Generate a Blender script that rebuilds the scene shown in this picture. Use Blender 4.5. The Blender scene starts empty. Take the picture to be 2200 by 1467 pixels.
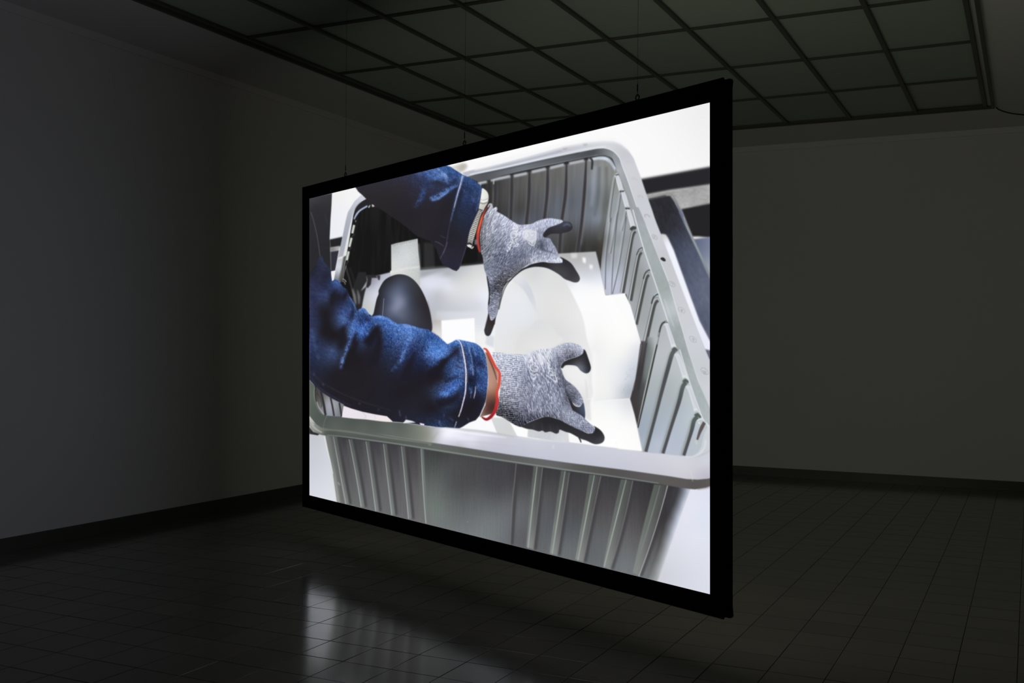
import bpy, bmesh, math, random
import numpy as np
from mathutils import Vector, Matrix

SC = bpy.context.scene
COL = SC.collection
random.seed(4)

# ---------------------------------------------------------------- camera, world, light, exposure
F_PX, HORIZON, YAW, ROLL, EYE = 2284.0, 747.4, math.radians(26.004), math.radians(.497), 1.46
fw = Vector((-math.sin(YAW), math.cos(YAW), 0)); rt = Vector((math.cos(YAW), math.sin(YAW), 0)); up = Vector((0, 0, 1))
cr = rt*math.cos(ROLL) + up*math.sin(ROLL); cu = up*math.cos(ROLL) - rt*math.sin(ROLL)
cam = bpy.data.cameras.new('camera'); co = bpy.data.objects.new('camera', cam); COL.objects.link(co)
cam.sensor_width = 36; cam.lens = 36*F_PX/2200; cam.shift_y = (HORIZON - 733.5)/2200; cam.clip_start = .05; cam.clip_end = 100
co.matrix_world = Matrix(((cr.x, cu.x, -fw.x, 0), (cr.y, cu.y, -fw.y, 0), (cr.z, cu.z, -fw.z, EYE), (0, 0, 0, 1)))
SC.camera = co

w = bpy.data.worlds.new('world'); SC.world = w; w.use_nodes = True
w.node_tree.nodes['Background'].inputs[0].default_value = (0, 0, 0, 1)
w.node_tree.nodes['Background'].inputs[1].default_value = 0

SC.view_settings.view_transform = 'Standard'; SC.view_settings.look = 'None'
SC.view_settings.exposure = 0; SC.view_settings.gamma = 1; SC.view_settings.use_curve_mapping = False

FRONT_STRENGTH = 1.0        # the picture as the camera sees it
REAR_STRENGTH = 1.82        # the other face of the rear-projection film
def area(name, loc, target, sx, sy, power, col):
    l = bpy.data.lights.new(name, 'AREA'); l.shape = 'RECTANGLE'; l.size = sx; l.size_y = sy; l.energy = power; l.color = col
    o = bpy.data.objects.new(name, l); COL.objects.link(o); o.location = loc
    o.rotation_euler = (Vector(target) - Vector(loc)).to_track_quat('-Z', 'Y').to_euler(); return o
# added dim fill light behind the camera, there to lift the left wall
area('fill_light', (-3.4, -3.3, 1.6), (-4.2, 8, 1.9), 2.6, 2.4, 4.6, (.97, .84, 1.0))

# room, metres: the left wall, the back wall, the ceiling
XL, XR, YB, YF, ZC = -6.443, .8, 12.403, -3.5, 3.84

# ---------------------------------------------------------------- helpers
def link(name, bm, mat, parent=None, smooth=False):
    me = bpy.data.meshes.new(name); bm.normal_update(); bm.to_mesh(me); bm.free()
    for p in me.polygons: p.use_smooth = smooth
    if mat: me.materials.append(mat)
    o = bpy.data.objects.new(name, me); COL.objects.link(o)
    if parent: o.parent = parent
    return o
def tag(o, label=None, cat=None, group=None, kind=None):
    for k, v in (('label', label), ('category', cat), ('group', group), ('kind', kind)):
        if v: o[k] = v
    return o
def empty(name, loc=(0, 0, 0)):
    o = bpy.data.objects.new(name, None); COL.objects.link(o); o.location = loc; o.empty_display_size = .1; return o
def box(bm, x0, x1, y0, y1, z0, z1):
    v = [bm.verts.new(c) for c in ((x0, y0, z0), (x1, y0, z0), (x1, y1, z0), (x0, y1, z0), (x0, y0, z1), (x1, y0, z1), (x1, y1, z1), (x0, y1, z1))]
    for f in ((0, 3, 2, 1), (4, 5, 6, 7), (0, 1, 5, 4), (1, 2, 6, 5), (2, 3, 7, 6), (3, 0, 4, 7)): bm.faces.new([v[i] for i in f])
    return v
def bevel(bm, r, seg=1):
    bmesh.ops.bevel(bm, geom=list(bm.edges), offset=r, segments=seg, affect='EDGES', profile=.6)
def tube(bm, path, r, n=8, closed=False):
    path = [Vector(p) for p in path]; rings = []
    for i, p in enumerate(path):
        a = path[i-1] if (i or closed) else p; b = path[(i+1) % len(path)] if (i < len(path)-1 or closed) else p
        d = (b-a).normalized(); s = d.cross(Vector((.31, .17, .93)) if abs(d.z) < .9 else Vector((1, .2, 0))).normalized(); t = d.cross(s)
        rr = r[i] if hasattr(r, '__len__') else r
        rings.append([bm.verts.new(p + (s*math.cos(2*math.pi*k/n) + t*math.sin(2*math.pi*k/n))*rr) for k in range(n)])
    for i in range(len(rings) if closed else len(rings)-1):
        A, B = rings[i], rings[(i+1) % len(rings)]
        for k in range(n): bm.faces.new((A[k], A[(k+1) % n], B[(k+1) % n], B[k]))
    if not closed: bm.faces.new(rings[0][::-1]); bm.faces.new(rings[-1])

def mat(name, col, rough=.6, spec=.5, noise=None, bump=0, bscale=40, rvar=0, per=0, stretch=(1, 1, 1), metal=0):
    """noise=(scale, amount): colour mottling; per: brightness change from piece to piece; rvar: roughness mottling"""
    m = bpy.data.materials.new(name); m.use_nodes = True; nt = m.node_tree; N = nt.nodes; L = nt.links
    b = N['Principled BSDF']; b.inputs['Roughness'].default_value = rough; b.inputs['Specular IOR Level'].default_value = spec; b.inputs['Metallic'].default_value = metal
    b.inputs['Base Color'].default_value = (*col, 1)
    tc = N.new('ShaderNodeTexCoord'); mp = N.new('ShaderNodeMapping'); L.new(tc.outputs['Object'], mp.inputs[0]); mp.inputs['Scale'].default_value = stretch
    g = N.new('ShaderNodeNewGeometry')
    if noise or per:
        hs = N.new('ShaderNodeHueSaturation'); hs.inputs['Color'].default_value = (*col, 1); L.new(hs.outputs[0], b.inputs['Base Color'])
        val = None
        if noise:
            t = N.new('ShaderNodeTexNoise'); t.inputs['Scale'].default_value = noise[0]; t.inputs['Detail'].default_value = 5; L.new(mp.outputs[0], t.inputs[0])
            r = N.new('ShaderNodeMapRange'); r.inputs[3].default_value = 1-noise[1]; r.inputs[4].default_value = 1+noise[1]; L.new(t.outputs[0], r.inputs[0]); val = r.outputs[0]
        if per:
            oi = N.new('ShaderNodeObjectInfo'); r2 = N.new('ShaderNodeMapRange'); r2.inputs[3].default_value = 1-per; r2.inputs[4].default_value = 1+per
            L.new(oi.outputs['Random'], r2.inputs[0])
            if val:
                mu = N.new('ShaderNodeMath'); mu.operation = 'MULTIPLY'; L.new(val, mu.inputs[0]); L.new(r2.outputs[0], mu.inputs[1]); val = mu.outputs[0]
            else: val = r2.outputs[0]
        L.new(val, hs.inputs['Value'])
    if rvar:
        t = N.new('ShaderNodeTexNoise'); t.inputs['Scale'].default_value = 9; t.inputs['Detail'].default_value = 6; L.new(mp.outputs[0], t.inputs[0])
        r = N.new('ShaderNodeMapRange'); r.inputs[3].default_value = rough-rvar; r.inputs[4].default_value = rough+rvar; L.new(t.outputs[0], r.inputs[0]); L.new(r.outputs[0], b.inputs['Roughness'])
    if bump:
        t = N.new('ShaderNodeTexNoise'); t.inputs['Scale'].default_value = bscale; t.inputs['Detail'].default_value = 4; L.new(mp.outputs[0], t.inputs[0])
        bp = N.new('ShaderNodeBump'); bp.inputs['Strength'].default_value = bump; bp.inputs['Distance'].default_value = .002; L.new(t.outputs[0], bp.inputs['Height']); L.new(bp.outputs[0], b.inputs['Normal'])
    return m

M_wall = mat('wall_paint', (.72, .712, .71), .9, .15, noise=(1.3, .03), bump=.15, bscale=120)
M_ceil = mat('ceiling_plaster', (.72, .71, .70), .92, .1, noise=(1.1, .05), bump=.2, bscale=90)
M_trim = mat('trim_paint', (.74, .732, .73), .7, .3, noise=(2, .02))
M_base = mat('baseboard_tile', (.075, .072, .064), .38, .4, noise=(7, .15))
M_tile = mat('floor_tile', (.095, .089, .079), .145, .6, noise=(9, .12), rvar=.035, per=.13, bump=.05, bscale=60)
M_grout = mat('floor_grout', (.03, .028, .025), .9, .1)
M_bar = mat('ceiling_bar', (.085, .088, .070), .45, .35)
M_web = mat('bar_groove', (.22, .235, .195), .5, .3)
M_glass = mat('ceiling_glass', (.375, .43, .365), .5, .3, noise=(3.0, .08), per=.08, stretch=(1, 7, 1))
M_glass_lit = mat('ceiling_glass_lit', (.46, .48, .43), .5, .3, noise=(3.0, .08), stretch=(1, 7, 1))  # ceiling glass with stronger light put into its colour, for one panel
M_black = mat('black_masking_cloth', (.0035, .0035, .004), .95, .05, noise=(60, .2))
M_dark = mat('black_metal', (.01, .01, .01), .4, .4)
M_wire = mat('steel_wire', (.05, .052, .045), .5, .4)
M_cable = mat('black_cable', (.008, .008, .008), .5, .4)
# ---------------------------------------------------------------- projected picture: a small numpy painter
PX0, PY0, PX1, PY1, PS = 655, 210, 1535, 1287, 1.5
PW, PH = int((PX1 - PX0) * PS), int((PY1 - PY0) * PS)
IMG = np.zeros((PH, PW, 3), np.float32)
NR = np.random.RandomState(7)
NOISE = NR.rand(512, 512).astype(np.float32)
TL = {'A': (655, 380, 300/1467), 'B': (900, 330, 230/1467), 'C': (1080, 260, 300/1467), 'D': (1270, 210, 260/1467),
      'E': (655, 640, 300/1467), 'F': (880, 660, 220/1467), 'G': (1000, 430, 280/1467), 'H': (1230, 450, 300/1467),
      'I': (1030, 700, 300/1467), 'J': (1270, 740, 260/1467), 'K': (655, 860, 300/1467), 'L': (920, 900, 300/1467),
      'M': (1200, 940, 330/1383), 'N': (860, 420, 200/1467), 'O': (740, 340, 220/1467), 'Q': (655, 540, 200/1467),
      'R': (900, 780, 180/1467), 'p': (0, 0, 1.0)}

def pts(s):
    """'A 10,20 30,40 G 5,6' -> points; a letter switches the tile the following numbers are read in"""
    out, t = [], TL['p']
    for w in s.split():
        if w in TL: t = TL[w]
        else:
            a = [float(v) for v in w.split(',')]
            out.append([t[0] + a[0]*t[2], t[1] + a[1]*t[2]] + a[2:])
    return np.array(out, np.float64)

def ctl(s):
    """'A 10,20,r,g,b ...' or 'x,y,grey'"""
    out, t = [], TL['p']
    for w in s.split():
        if w in TL: t = TL[w]
        else:
            a = [float(v) for v in w.split(',')]
            c = a[2:] if len(a) == 5 else [a[2], a[2], a[2]]
            out.append([t[0] + a[0]*t[2], t[1] + a[1]*t[2]] + c)
    return np.array(out, np.float64)

def smooth(p, closed=True, n=6):
    p = np.asarray(p, float); N = len(p)
    if N < 3: return p
    out = []
    for i in range(N if closed else N-1):
        if closed: a, b, c, d = p[i-1], p[i], p[(i+1) % N], p[(i+2) % N]
        else: a, b, c, d = p[max(i-1, 0)], p[i], p[i+1], p[min(i+2, N-1)]
        for k in range(n):
            t = k/n
            out.append(.5*((2*b) + (c-a)*t + (2*a-5*b+4*c-d)*t*t + (3*b-a-3*c+d)*t**3))
    if not closed: out.append(p[-1])
    return np.array(out)

def boxblur(a, r, ax):
    if r < .35: return a
    n = int(r); f = r - n; k = 2*n + 3
    a = np.moveaxis(a, ax, 0)
    pad = np.concatenate([np.repeat(a[:1], n+2, 0), a, np.repeat(a[-1:], n+1, 0)], 0)
    cs = np.cumsum(pad, 0, dtype=np.float64); L = a.shape[0]
    big = cs[k:k+L] - cs[0:L]
    big = cs[2*n+3:2*n+3+L] - cs[0:L]
    sm = cs[2*n+2:2*n+2+L] - cs[1:1+L]
    o = (sm*(1-f) + big*f)/((2*n+1)*(1-f) + (2*n+3)*f)
    return np.moveaxis(o.astype(np.float32), 0, ax)

def blur(a, s):
    for ax in (0, 1):
        for _ in range(3 if s > 1 else 2): a = boxblur(a, s*1.0 if s > 1 else s*1.2, ax)
    return a

def mask(p, f=.6):
    """anti-aliased coverage of a polygon, softened by f photo pixels -> (array, y0, x0)"""
    q = (np.asarray(p)[:, :2] - [PX0, PY0])*PS
    pad = int(3.2*f*PS) + 3
    x0 = int(max(0, q[:, 0].min() - pad)); x1 = int(min(PW, q[:, 0].max() + pad))
    y0 = int(max(0, q[:, 1].min() - pad)); y1 = int(min(PH, q[:, 1].max() + pad))
    if x1 <= x0 or y1 <= y0: return None
    w, h, SS = x1-x0, y1-y0, 4
    acc = np.zeros((h*SS, w+2), np.float64)
    q = q - [x0, y0]
    for i in range(len(q)):
        (xa, ya), (xb, yb) = q[i], q[(i+1) % len(q)]
        if ya == yb: continue
        s = 1.
        if ya > yb: xa, ya, xb, yb, s = xb, yb, xa, ya, -1.
        r0 = max(0, int(math.ceil(ya*SS-.5))); r1 = min(h*SS, int(math.ceil(yb*SS-.5)))
        if r1 <= r0: continue
        rr = np.arange(r0, r1); X = xa + ((rr+.5)/SS - ya)*(xb-xa)/(yb-ya)
        X = np.clip(X, 0, w); ix = X.astype(int); fr = X - ix
        acc[rr, ix] += s*(1-fr); acc[rr, ix+1] += s*fr
    m = np.abs(np.cumsum(acc, 1)[:, :w]).clip(0, 1).reshape(h, SS, w).mean(1).astype(np.float32)
    if f > .25: m = blur(m, f*PS*.9)
    return m, y0, x0

def grid(y0, x0, h, w):
    return (np.arange(w, dtype=np.float32)[None]+x0)/PS + PX0, (np.arange(h, dtype=np.float32)[:, None]+y0)/PS + PY0

def field(c, y0, x0, h, w, pw=2.6, step=6):
    """smooth interpolation of scattered colours (multiquadric), kept inside their range"""
    hh, ww = h//step+2, w//step+2
    n = len(c); e2 = 100. if pw < 3.1 else 900.
    gx = ((np.arange(ww)*step+x0)/PS + PX0)[None, :, None]; gy = ((np.arange(hh)*step+y0)/PS + PY0)[:, None, None]
    if n < 3:
        d = ((gx-c[:, 0])**2 + (gy-c[:, 1])**2 + 9)**-1.; v = (d[..., None]*c[:, 2:]).sum(2)/d.sum(2)[..., None]
    else:
        A = np.zeros((n+1, n+1)); A[:n, :n] = np.sqrt((c[:, None, 0]-c[None, :, 0])**2 + (c[:, None, 1]-c[None, :, 1])**2 + e2) - np.eye(n)*1.5
        A[n, :n] = A[:n, n] = 1; W = np.linalg.solve(A, np.r_[c[:, 2:], np.zeros((1, 3))])
        v = np.sqrt((gx-c[:, 0])**2 + (gy-c[:, 1])**2 + e2) @ W[:n] + W[n]
        v = np.clip(v, c[:, 2:].min(0)-2, c[:, 2:].max(0)+2)
    yi = np.arange(h)/step; xi = np.arange(w)/step
    a = yi.astype(int); b = xi.astype(int); fy = (yi-a)[:, None, None]; fx = (xi-b)[None, :, None]
    v = v[a]*(1-fy) + v[a+1]*fy
    return (v[:, b]*(1-fx) + v[:, b+1]*fx).astype(np.float32)

def vn(u, v):
    iu = np.floor(u).astype(int); iv = np.floor(v).astype(int); fu = u-iu; fv = v-iv
    fu = fu*fu*(3-2*fu); fv = fv*fv*(3-2*fv)
    a, b, c, d = NOISE[iv & 511, iu & 511], NOISE[iv & 511, (iu+1) & 511], NOISE[(iv+1) & 511, iu & 511], NOISE[(iv+1) & 511, (iu+1) & 511]
    return ((a*(1-fu)+b*fu)*(1-fv) + (c*(1-fu)+d*fu)*fv - .5)*2

def streak(X, Y, ang, l, w, seed=0):
    """noise drawn out along a direction: l long, w across, in photo pixels"""
    a = math.radians(ang); c, s = math.cos(a), math.sin(a)
    return vn((X*c+Y*s)/l + seed*17.3, (-X*s+Y*c)/w + seed*31.7)

def paint(m, col, op=1., clip=None, tex=None, pw=2.6):
    if m is None: return
    m, y0, x0 = m; h, w = m.shape
    m = m*op
    if clip is not None: m = m*clip[y0:y0+h, x0:x0+w]
    R = IMG[y0:y0+h, x0:x0+w]
    col = ctl(col) if isinstance(col, str) else col
    if isinstance(col, np.ndarray) and col.ndim == 2: C = field(col, y0, x0, h, w, pw)
    else: C = np.array(col if hasattr(col, '__len__') else (col,)*3, np.float32)[None, None]
    if tex is not None:
        X, Y = grid(y0, x0, h, w); T = tex(X, Y)
        C = C + (T if T.ndim == 3 else T[..., None])
    R += (C - R)*m[..., None]

def G_(v): return (v, v, v+2)

def fill(p, col, f=.6, op=1., sm=0, clip=None, tex=None, pw=2.6):
    p = pts(p) if isinstance(p, str) else p
    if sm: p = smooth(p)
    paint(mask(p, f), G_(col) if isinstance(col, (int, float)) else col, op, clip, tex, pw)

def ribbon(p, w, sm=True):
    p = pts(p) if isinstance(p, str) else np.asarray(p, float)
    if sm and len(p) > 2: p = smooth(p, False, 5)
    n = len(p); d = np.gradient(p[:, :2], axis=0); d /= np.linalg.norm(d, axis=1)[:, None] + 1e-9
    nrm = np.stack([-d[:, 1], d[:, 0]], 1)
    if hasattr(w, '__len__'):
        s = np.r_[0, np.cumsum(np.linalg.norm(np.diff(p[:, :2], axis=0), axis=1))]; s /= s[-1]
        W = np.interp(s, np.linspace(0, 1, len(w)), w)[:, None]/2
    else: W = w/2
    return np.r_[p[:, :2]+nrm*W, (p[:, :2]-nrm*W)[::-1]]

def line(p, w, col, f=.4, op=1., sm=True, clip=None, tex=None, pw=2.6):
    paint(mask(ribbon(p, w, sm), f), G_(col) if isinstance(col, (int, float)) else col, op, clip, tex, pw)

def full(mk, inv=False):
    F = np.zeros((PH, PW), np.float32); m, y0, x0 = mk; F[y0:y0+m.shape[0], x0:x0+m.shape[1]] = m
    return 1-F if inv else F

def denim(X, Y): return streak(X, Y, 80, 3.2, 1.1)*.6 + streak(X, Y, 8, 2.6, .9, 3)*.5 + streak(X, Y, 45, 1.3, 1.3, 5)*.5

def texmul(clip, tex, amp, bright=True):
    """modulate what is painted under clip"""
    ys = np.where(clip.max(1) > .02)[0]; xs = np.where(clip.max(0) > .02)[0]
    y0, y1, x0, x1 = ys[0], ys[-1]+1, xs[0], xs[-1]+1
    X, Y = grid(y0, x0, y1-y0, x1-x0); T = tex(X, Y)*clip[y0:y1, x0:x1]*amp
    R = IMG[y0:y1, x0:x1]
    k = np.clip((R[..., 2]-45)/90, 0, 1) if bright else 1.
    R += (T*k)[..., None]*np.array([1, 1, 1], np.float32)

def desat(clip, k):
    g = IMG @ np.array([.3, .5, .2], np.float32); m = (clip*k)[..., None]
    IMG[...] = IMG*(1-m) + g[..., None]*m

def contrast(clip, k, pivot):
    m = (clip*k)[..., None]; IMG[...] = np.clip(IMG + (IMG - pivot)*m, 24, 255)
def paint_picture():
    BLK = (43, 43, 47)
    # ---- white table top behind everything
    fill('p 640,200 1545,200 1545,1300 640,1300', 'p 1500,240,239 1515,330,243 1400,300,249 1300,290,250 1200,300,252 1000,360,250 1480,360,247 690,980,204 670,1000,212 690,1050,220 700,960,196 1480,1080,226 1510,1100,226 1440,1180,214 1460,1230,216 1510,1250,222 1500,1150,224', f=0)
    fill('K 40,340 210,360 330,1080 40,1010', 'K 80,420,196,200,206 200,500,205,208,214 80,700,204,206,216 230,700,210,212,222 100,950,214,216,226 260,950,220,222,230', f=.4)
    fill('M 700,440 1383,440 1383,1467 700,1300', 'M 1200,600,228,229,242 1340,480,222,226,240 1250,900,226,228,240 1080,1000,220,222,232 950,1250,208,209,219 1300,1350,218,221,232 1340,800,220,228,240', f=.4)
    # ---- bin and dark gear behind, on the right
    fill('D 560,992 1450,833 1450,1060 960,1120 640,1180', (40, 39, 43), f=2.2)
    fill('D 640,1185 960,1125 1450,1045 1450,1300 1095,1348 1060,1467 780,1467 690,1260', 'D 750,1180,150 900,1150,150 1050,1180,165 1250,1150,160 1420,1080,172 1400,1250,166 1100,1290,176', f=2,
         tex=lambda X, Y: streak(X, Y, 0, 5, 4)*8)
    fill('p 1391,429 1428,421 1439,421 1447,432 1458,452 1470,474 1530,600 1530,840 1500,800 1399,450', 'p 1410,438,44,44,50 1435,450,44,44,50 1410,470,44,44,50 1425,500,48,49,57 1450,490,52,54,64 1440,530,64,69,84 1470,545,78,85,104 1490,600,90,97,118 1455,580,70,76,92 1480,640,88,95,116 1510,640,100,106,126 1500,700,84,90,110 1515,740,96,98,114 1520,800,92,94,108',
         f=1.2, tex=lambda X, Y: streak(X, Y, 62, 16, 4)*3 + streak(X, Y, 80, 7, 5, 4)*3)
    fill('p 1462,449 1535,435 1535,512 1500,508 1486,508', (37, 37, 39), f=1.5)
    fill('H 1255,312 1450,286 1450,740 1400,640', 'H 1300,340,100,108,132 1420,320,118,126,152 1420,600,150,158,172 1350,500,120,128,150', f=1.5)
    line('D 668,1215 800,1186 920,1160 965,1168 1000,1215 1050,1320 1110,1445 H 1120,20 1190,170 1300,400 1380,570 1450,730', 4.2, 'D 700,1200,165 1000,1230,140 1100,1430,100,108,135 H 1190,170,150,158,165 1300,400,150,158,160 1430,700,130,134,138', f=.9)
    line('D 690,1232 900,1186', 3, 60, f=1.4)
    # white sheet between the bins
    fill('H 890,262 940,255 975,262 1000,300 1060,430 1230,900 1330,1170 1450,1400 1450,1480 1380,1467 1150,900', 'H 940,270,205 1000,350,238,240,250 1100,650,240,242,252 1250,1000,242,243,252 1400,1380,232,234,248', f=1)
    # ---- far left: coat, table, dark strips
    fill('A 40,220 290,170 268,600 264,700 275,1000 280,1120 40,1120', 'A 100,300,50,50,54 200,500,46,46,50 100,700,44,44,48 230,800,42,42,46 80,260,60,60,66', f=.5)
    fill('A 283,170 545,105 608,190 520,260 450,380 390,640 258,662 268,440 278,300', 'A 300,250,238 450,200,244 400,400,240,240,246 300,600,236,238,244', f=.5)
    fill('A 255,658 395,628 380,730 262,745', (38, 38, 41), f=.9)
    fill('A 265,742 370,724 352,772 266,788', 'A 280,760,130 350,745,172', f=.9)
    fill('A 266,786 355,772 315,985 272,995', (50, 50, 60), f=.7)
    fill('A 272,992 325,982 300,1100 276,1095', 240, f=.5)
    line('A 258,640 268,760 270,980', 1, 120, f=.5, op=.6)
    line('A 62,370 95,480 130,640 158,835', 1, 112, f=.5, op=.8)
    line('A 205,380 240,500', 1, 70, f=.8, op=.6)
    # ---- inside of the bin
    INS = pts('A 500,450 540,340 600,270 650,232 C -360,600 0,560 870,378 1100,340 1200,410 1250,540 H 560,20 1000,1190 J 1340,900 1395,960 1360,1120 1310,1300 1150,1360 620,1300 I 1467,1290 1100,1240 L 320,110 0,90 K 600,220 220,200 E 140,1190 100,1080 95,930 A 20,1400 380,1100 430,870')
    fill(INS, (44, 44, 47), f=.5)
    INM = full(mask(INS, .5))
    BW = 'p 1080,381 1258,344 1300,338 1323,362 1320,400 1308,470 1294,560 1300,640 1200,640 700,640 740,450 985,380'
    fill(BW, 'p 1050,400,64 1068,420,74 1090,430,82 1110,400,92 1150,400,100 1200,390,106 1120,450,80 1140,480,92,96,106 1165,480,88,92,100 1190,440,100,104,112 1210,470,104,107,114 1235,440,102,106,114 1262,430,110,115,122 1280,410,112,118,126 1295,390,135,138,140 1285,470,128,134,144 1303,440,110,113,110 1302,480,104,106,104 1250,520,70 1200,520,82 1290,530,72,70,66 1225,500,84 1100,480,88,91,100 1060,470,54 900,500,40 800,500,41 850,560,42 950,560,40 1000,480,44 1020,560,40 1270,550,66', f=.6, clip=INM, tex=lambda X, Y: streak(X, Y, 93, 60, 5)*4)
    contrast(full(mask(pts(BW), .6))*INM, .18, 128)
    line('C 965,470 950,600 945,760 925,900', [7, 9, 4], (158, 164, 176), f=3.2, op=.75, clip=INM)
    line('C 1040,430 1045,700 1010,950', [10, 12, 5], (140, 143, 142), f=3, op=.45, clip=INM)
    line('C 1085,480 1085,700 1060,960 1010,1250', 5, (92, 96, 92), f=2.4, op=.7, clip=INM)
    line('C 1012,480 1000,760 960,1000', 5, (100, 104, 112), f=1.8, op=.7, clip=INM)
    line('C 890,560 860,900 810,1300', 6, (140, 143, 146), f=2.5, op=.45, clip=INM)
    for k, p in enumerate(['B 1037,345 1040,520 1030,760', 'C 92,562 90,760 78,1060', 'C 277,522 270,800 242,1090', 'C 468,484 462,760 430,1045', 'C 666,444 655,760 612,1080 590,1400', 'C 872,400 855,720 820,1100 775,1400']):
        line(p, [3.5, 7, 6.5, 7], (58, 56, 60), f=.8, clip=INM)
        q = pts(p); q[:, 0] -= 4.2
        line(q, [.5, 2.2, 2], 112 if k else 150, f=.9, op=.55, clip=INM)
        q[:, 0] += 9.2
        line(q, [.5, 2.2, 2], 126, f=1.3, op=.4, clip=INM)
    line('B 1022,345 1018,420', 2, 205, f=.8, clip=INM)
    line('B 838,385 842,440', 1.6, 200, f=.6); line('B 805,395 810,420', 1.4, 150, f=.6)
    # faint ribs deep in the shade on the left
    for x in (760, 905, 960, 1100, 1230):
        line('A %d,340 %d,640 %d,980' % (x-20, x, x+10), 3.5, 34, f=1.6, op=.5, clip=INM)
    fill('A 1245,690 1350,690 1365,960 1250,965', (56, 56, 58), f=2, op=.7, clip=INM)
    line('Q 700,250 760,420 800,640 830,900', 5, 36, f=1.5, clip=INM)
    line('Q 640,240 700,440 770,720 800,850', 2.5, (88, 88, 86), f=1, op=.7, clip=INM)
    line('Q 750,590 780,700 800,800', [1, 4.5, 2], (120, 120, 122), f=1.3, clip=INM)
    line('Q 825,620 845,720 850,830', [1, 5, 2], (118, 118, 124), f=1.4, clip=INM)
    # highlight under the lip, between the ribs
    for a in ['C -262,655 -170,636', 'C -130,622 75,578', 'C 112,578 252,548', 'C 300,535 448,502', 'C 492,492 640,456', 'C 692,446 850,414', 'C 895,408 925,402']:
        line(a, 6, (182, 186, 192), f=1.2, sm=False)
    line('C 930,400 1010,388 1080,395 1130,430 1170,490 1205,540', [5, 7, 8, 6, 7], 'C 940,395,215,224,236 1020,385,190,198,212 1060,395,222,232,246 1120,430,176,184,196 1190,520,205,214,228', f=1.1)
    line('C 905,388 935,415 930,510', [3.5, 5, 4], (58, 57, 60), f=.7)
    # dark underside of the lip
    LIP = 'B 640,318 C -300,560 0,497 400,408 800,325 980,290 1080,282 1165,310 1225,380 1290,540 1340,760 1262,575 1235,520 1205,460 1165,410 1120,378 1070,362 980,360 600,436 300,500 0,570 B 1000,352 810,385'
    fill(LIP, 'B 750,350,90,92,96 C -200,570,84,86,92 0,530,102,104,110 200,480,112,116,124 400,440,100,104,110 600,400,92,95,100 800,365,84,87,92 950,325,76,79,84 1080,325,118,124,128 1160,370,140,146,152 1220,440,150,156,162 1250,500,150,157,162', f=.8)
    fill('C 1165,320 1260,400 1340,560 1430,800 1500,960 1500,1400 H 740,400 640,90 C 1360,1010 1310,860 1262,720 1225,590 1195,510 1150,400', 'C 1220,420,146,152,158 1300,560,156,160,166 1380,800,158,163,168 1450,1050,164,168,174 1230,500,170,176,182', f=.7)
    line('C -300,560 0,508 400,418 800,336', 2.2, (58, 64, 72), f=1.2, op=.6)
    # rim surface, far side and right side
    RIM = 'B 585,262 C -350,520 0,440 300,358 640,262 860,222 1050,203 1160,206 1240,240 1310,300 1370,390 D 600,975 760,1450 H 925,260 1150,850 1390,1467 J 1434,190 1450,900 1150,20 H 1205,1467 1010,785 880,460 780,200 690,0 D 600,1467 440,1010 372,830 342,740 310,695 270,655 215,625 150,608 C 1040,273 980,282 800,318 400,402 0,492 B 640,310'
    fill(RIM, 'B 700,270,190,190,200 C -200,530,205,206,214 0,465,190,193,202 200,420,200,202,212 500,340,198,200,208 650,300,196,196,206 900,260,206,208,214 1080,235,214,216,222 1200,270,206,208,214 1280,360,200,201,208 D 420,780,206,208,214 520,990,206,207,213 600,1200,203,205,212 680,1420,205,206,214 H 850,290,205,207,214 950,520,198,200,204 1040,770,200,202,208 1140,1050,204,206,212 1270,1360,206,208,216 J 1350,300,198,204,208 1400,500,205,208,214', f=.7)
    fill('C -300,470 640,235 860,200 1050,180 1160,185 1250,225 1330,300 1370,380 1340,330 1240,252 1160,222 1050,218 860,240 640,278 -300,520', 246, f=2.4, op=.8)
    line('C -350,548 0,470 300,396 620,312', 2, (150, 158, 172), f=1.3, op=.8)
    line('C -350,560 0,488 400,395 800,306 980,276 1080,268', 2.6, (222, 230, 238), f=.9)
    line('C 1040,272 D 150,606 215,622 270,652 310,692 342,738 372,828 440,1005 600,1467 H 780,200 880,460 1010,785 1205,1467 J 1290,440 1440,790', 1.6, (232, 236, 240), f=.5, op=.9)
    for a in ['C 650,300', 'C 862,255']:
        p = pts(a)[0]; line([[p[0]-4, p[1]-2.5], [p[0], p[1]-.5], [p[0]+4, p[1]-3]], 2.5, 160, f=1.2, op=.8)
    # raised rings with numerals on the rim
    for a, r, o, fb in [('D 450,790', 5, .35, 1.5), ('D 522,998', 5, .45, 1.2), ('D 596,1212', 5.4, .6, .9), ('D 675,1440', 5.5, .65, .8), ('H 782,78', 5.6, .6, .6), ('H 858,290', 5.8, .75, .5), ('H 1040,782', 6.6, .8, .4), ('H 1143,1058', 7, .9, .35), ('H 1262,1365', 7.3, 1, .3), ('J 1372,325', 8, 1, .3)]:
        c = pts(a)[0]; t = np.linspace(0, 2*math.pi, 20)
        ring = np.stack([c[0] + r*np.cos(t)*.98 + r*.28*np.sin(t), c[1] + r*np.sin(t)*.86 + r*.25*np.cos(t)], 1)
        k = 12 if r < 6.5 and 'H 858' not in a else 20
        line(ring[8:8+12] if k == 12 else ring, .9, (146, 148, 150), f=fb, op=o, sm=False)
        if r > 6.8: line(ring + [.5, .9], .7, (228, 230, 232), f=fb, op=.6, sm=False)
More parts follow.
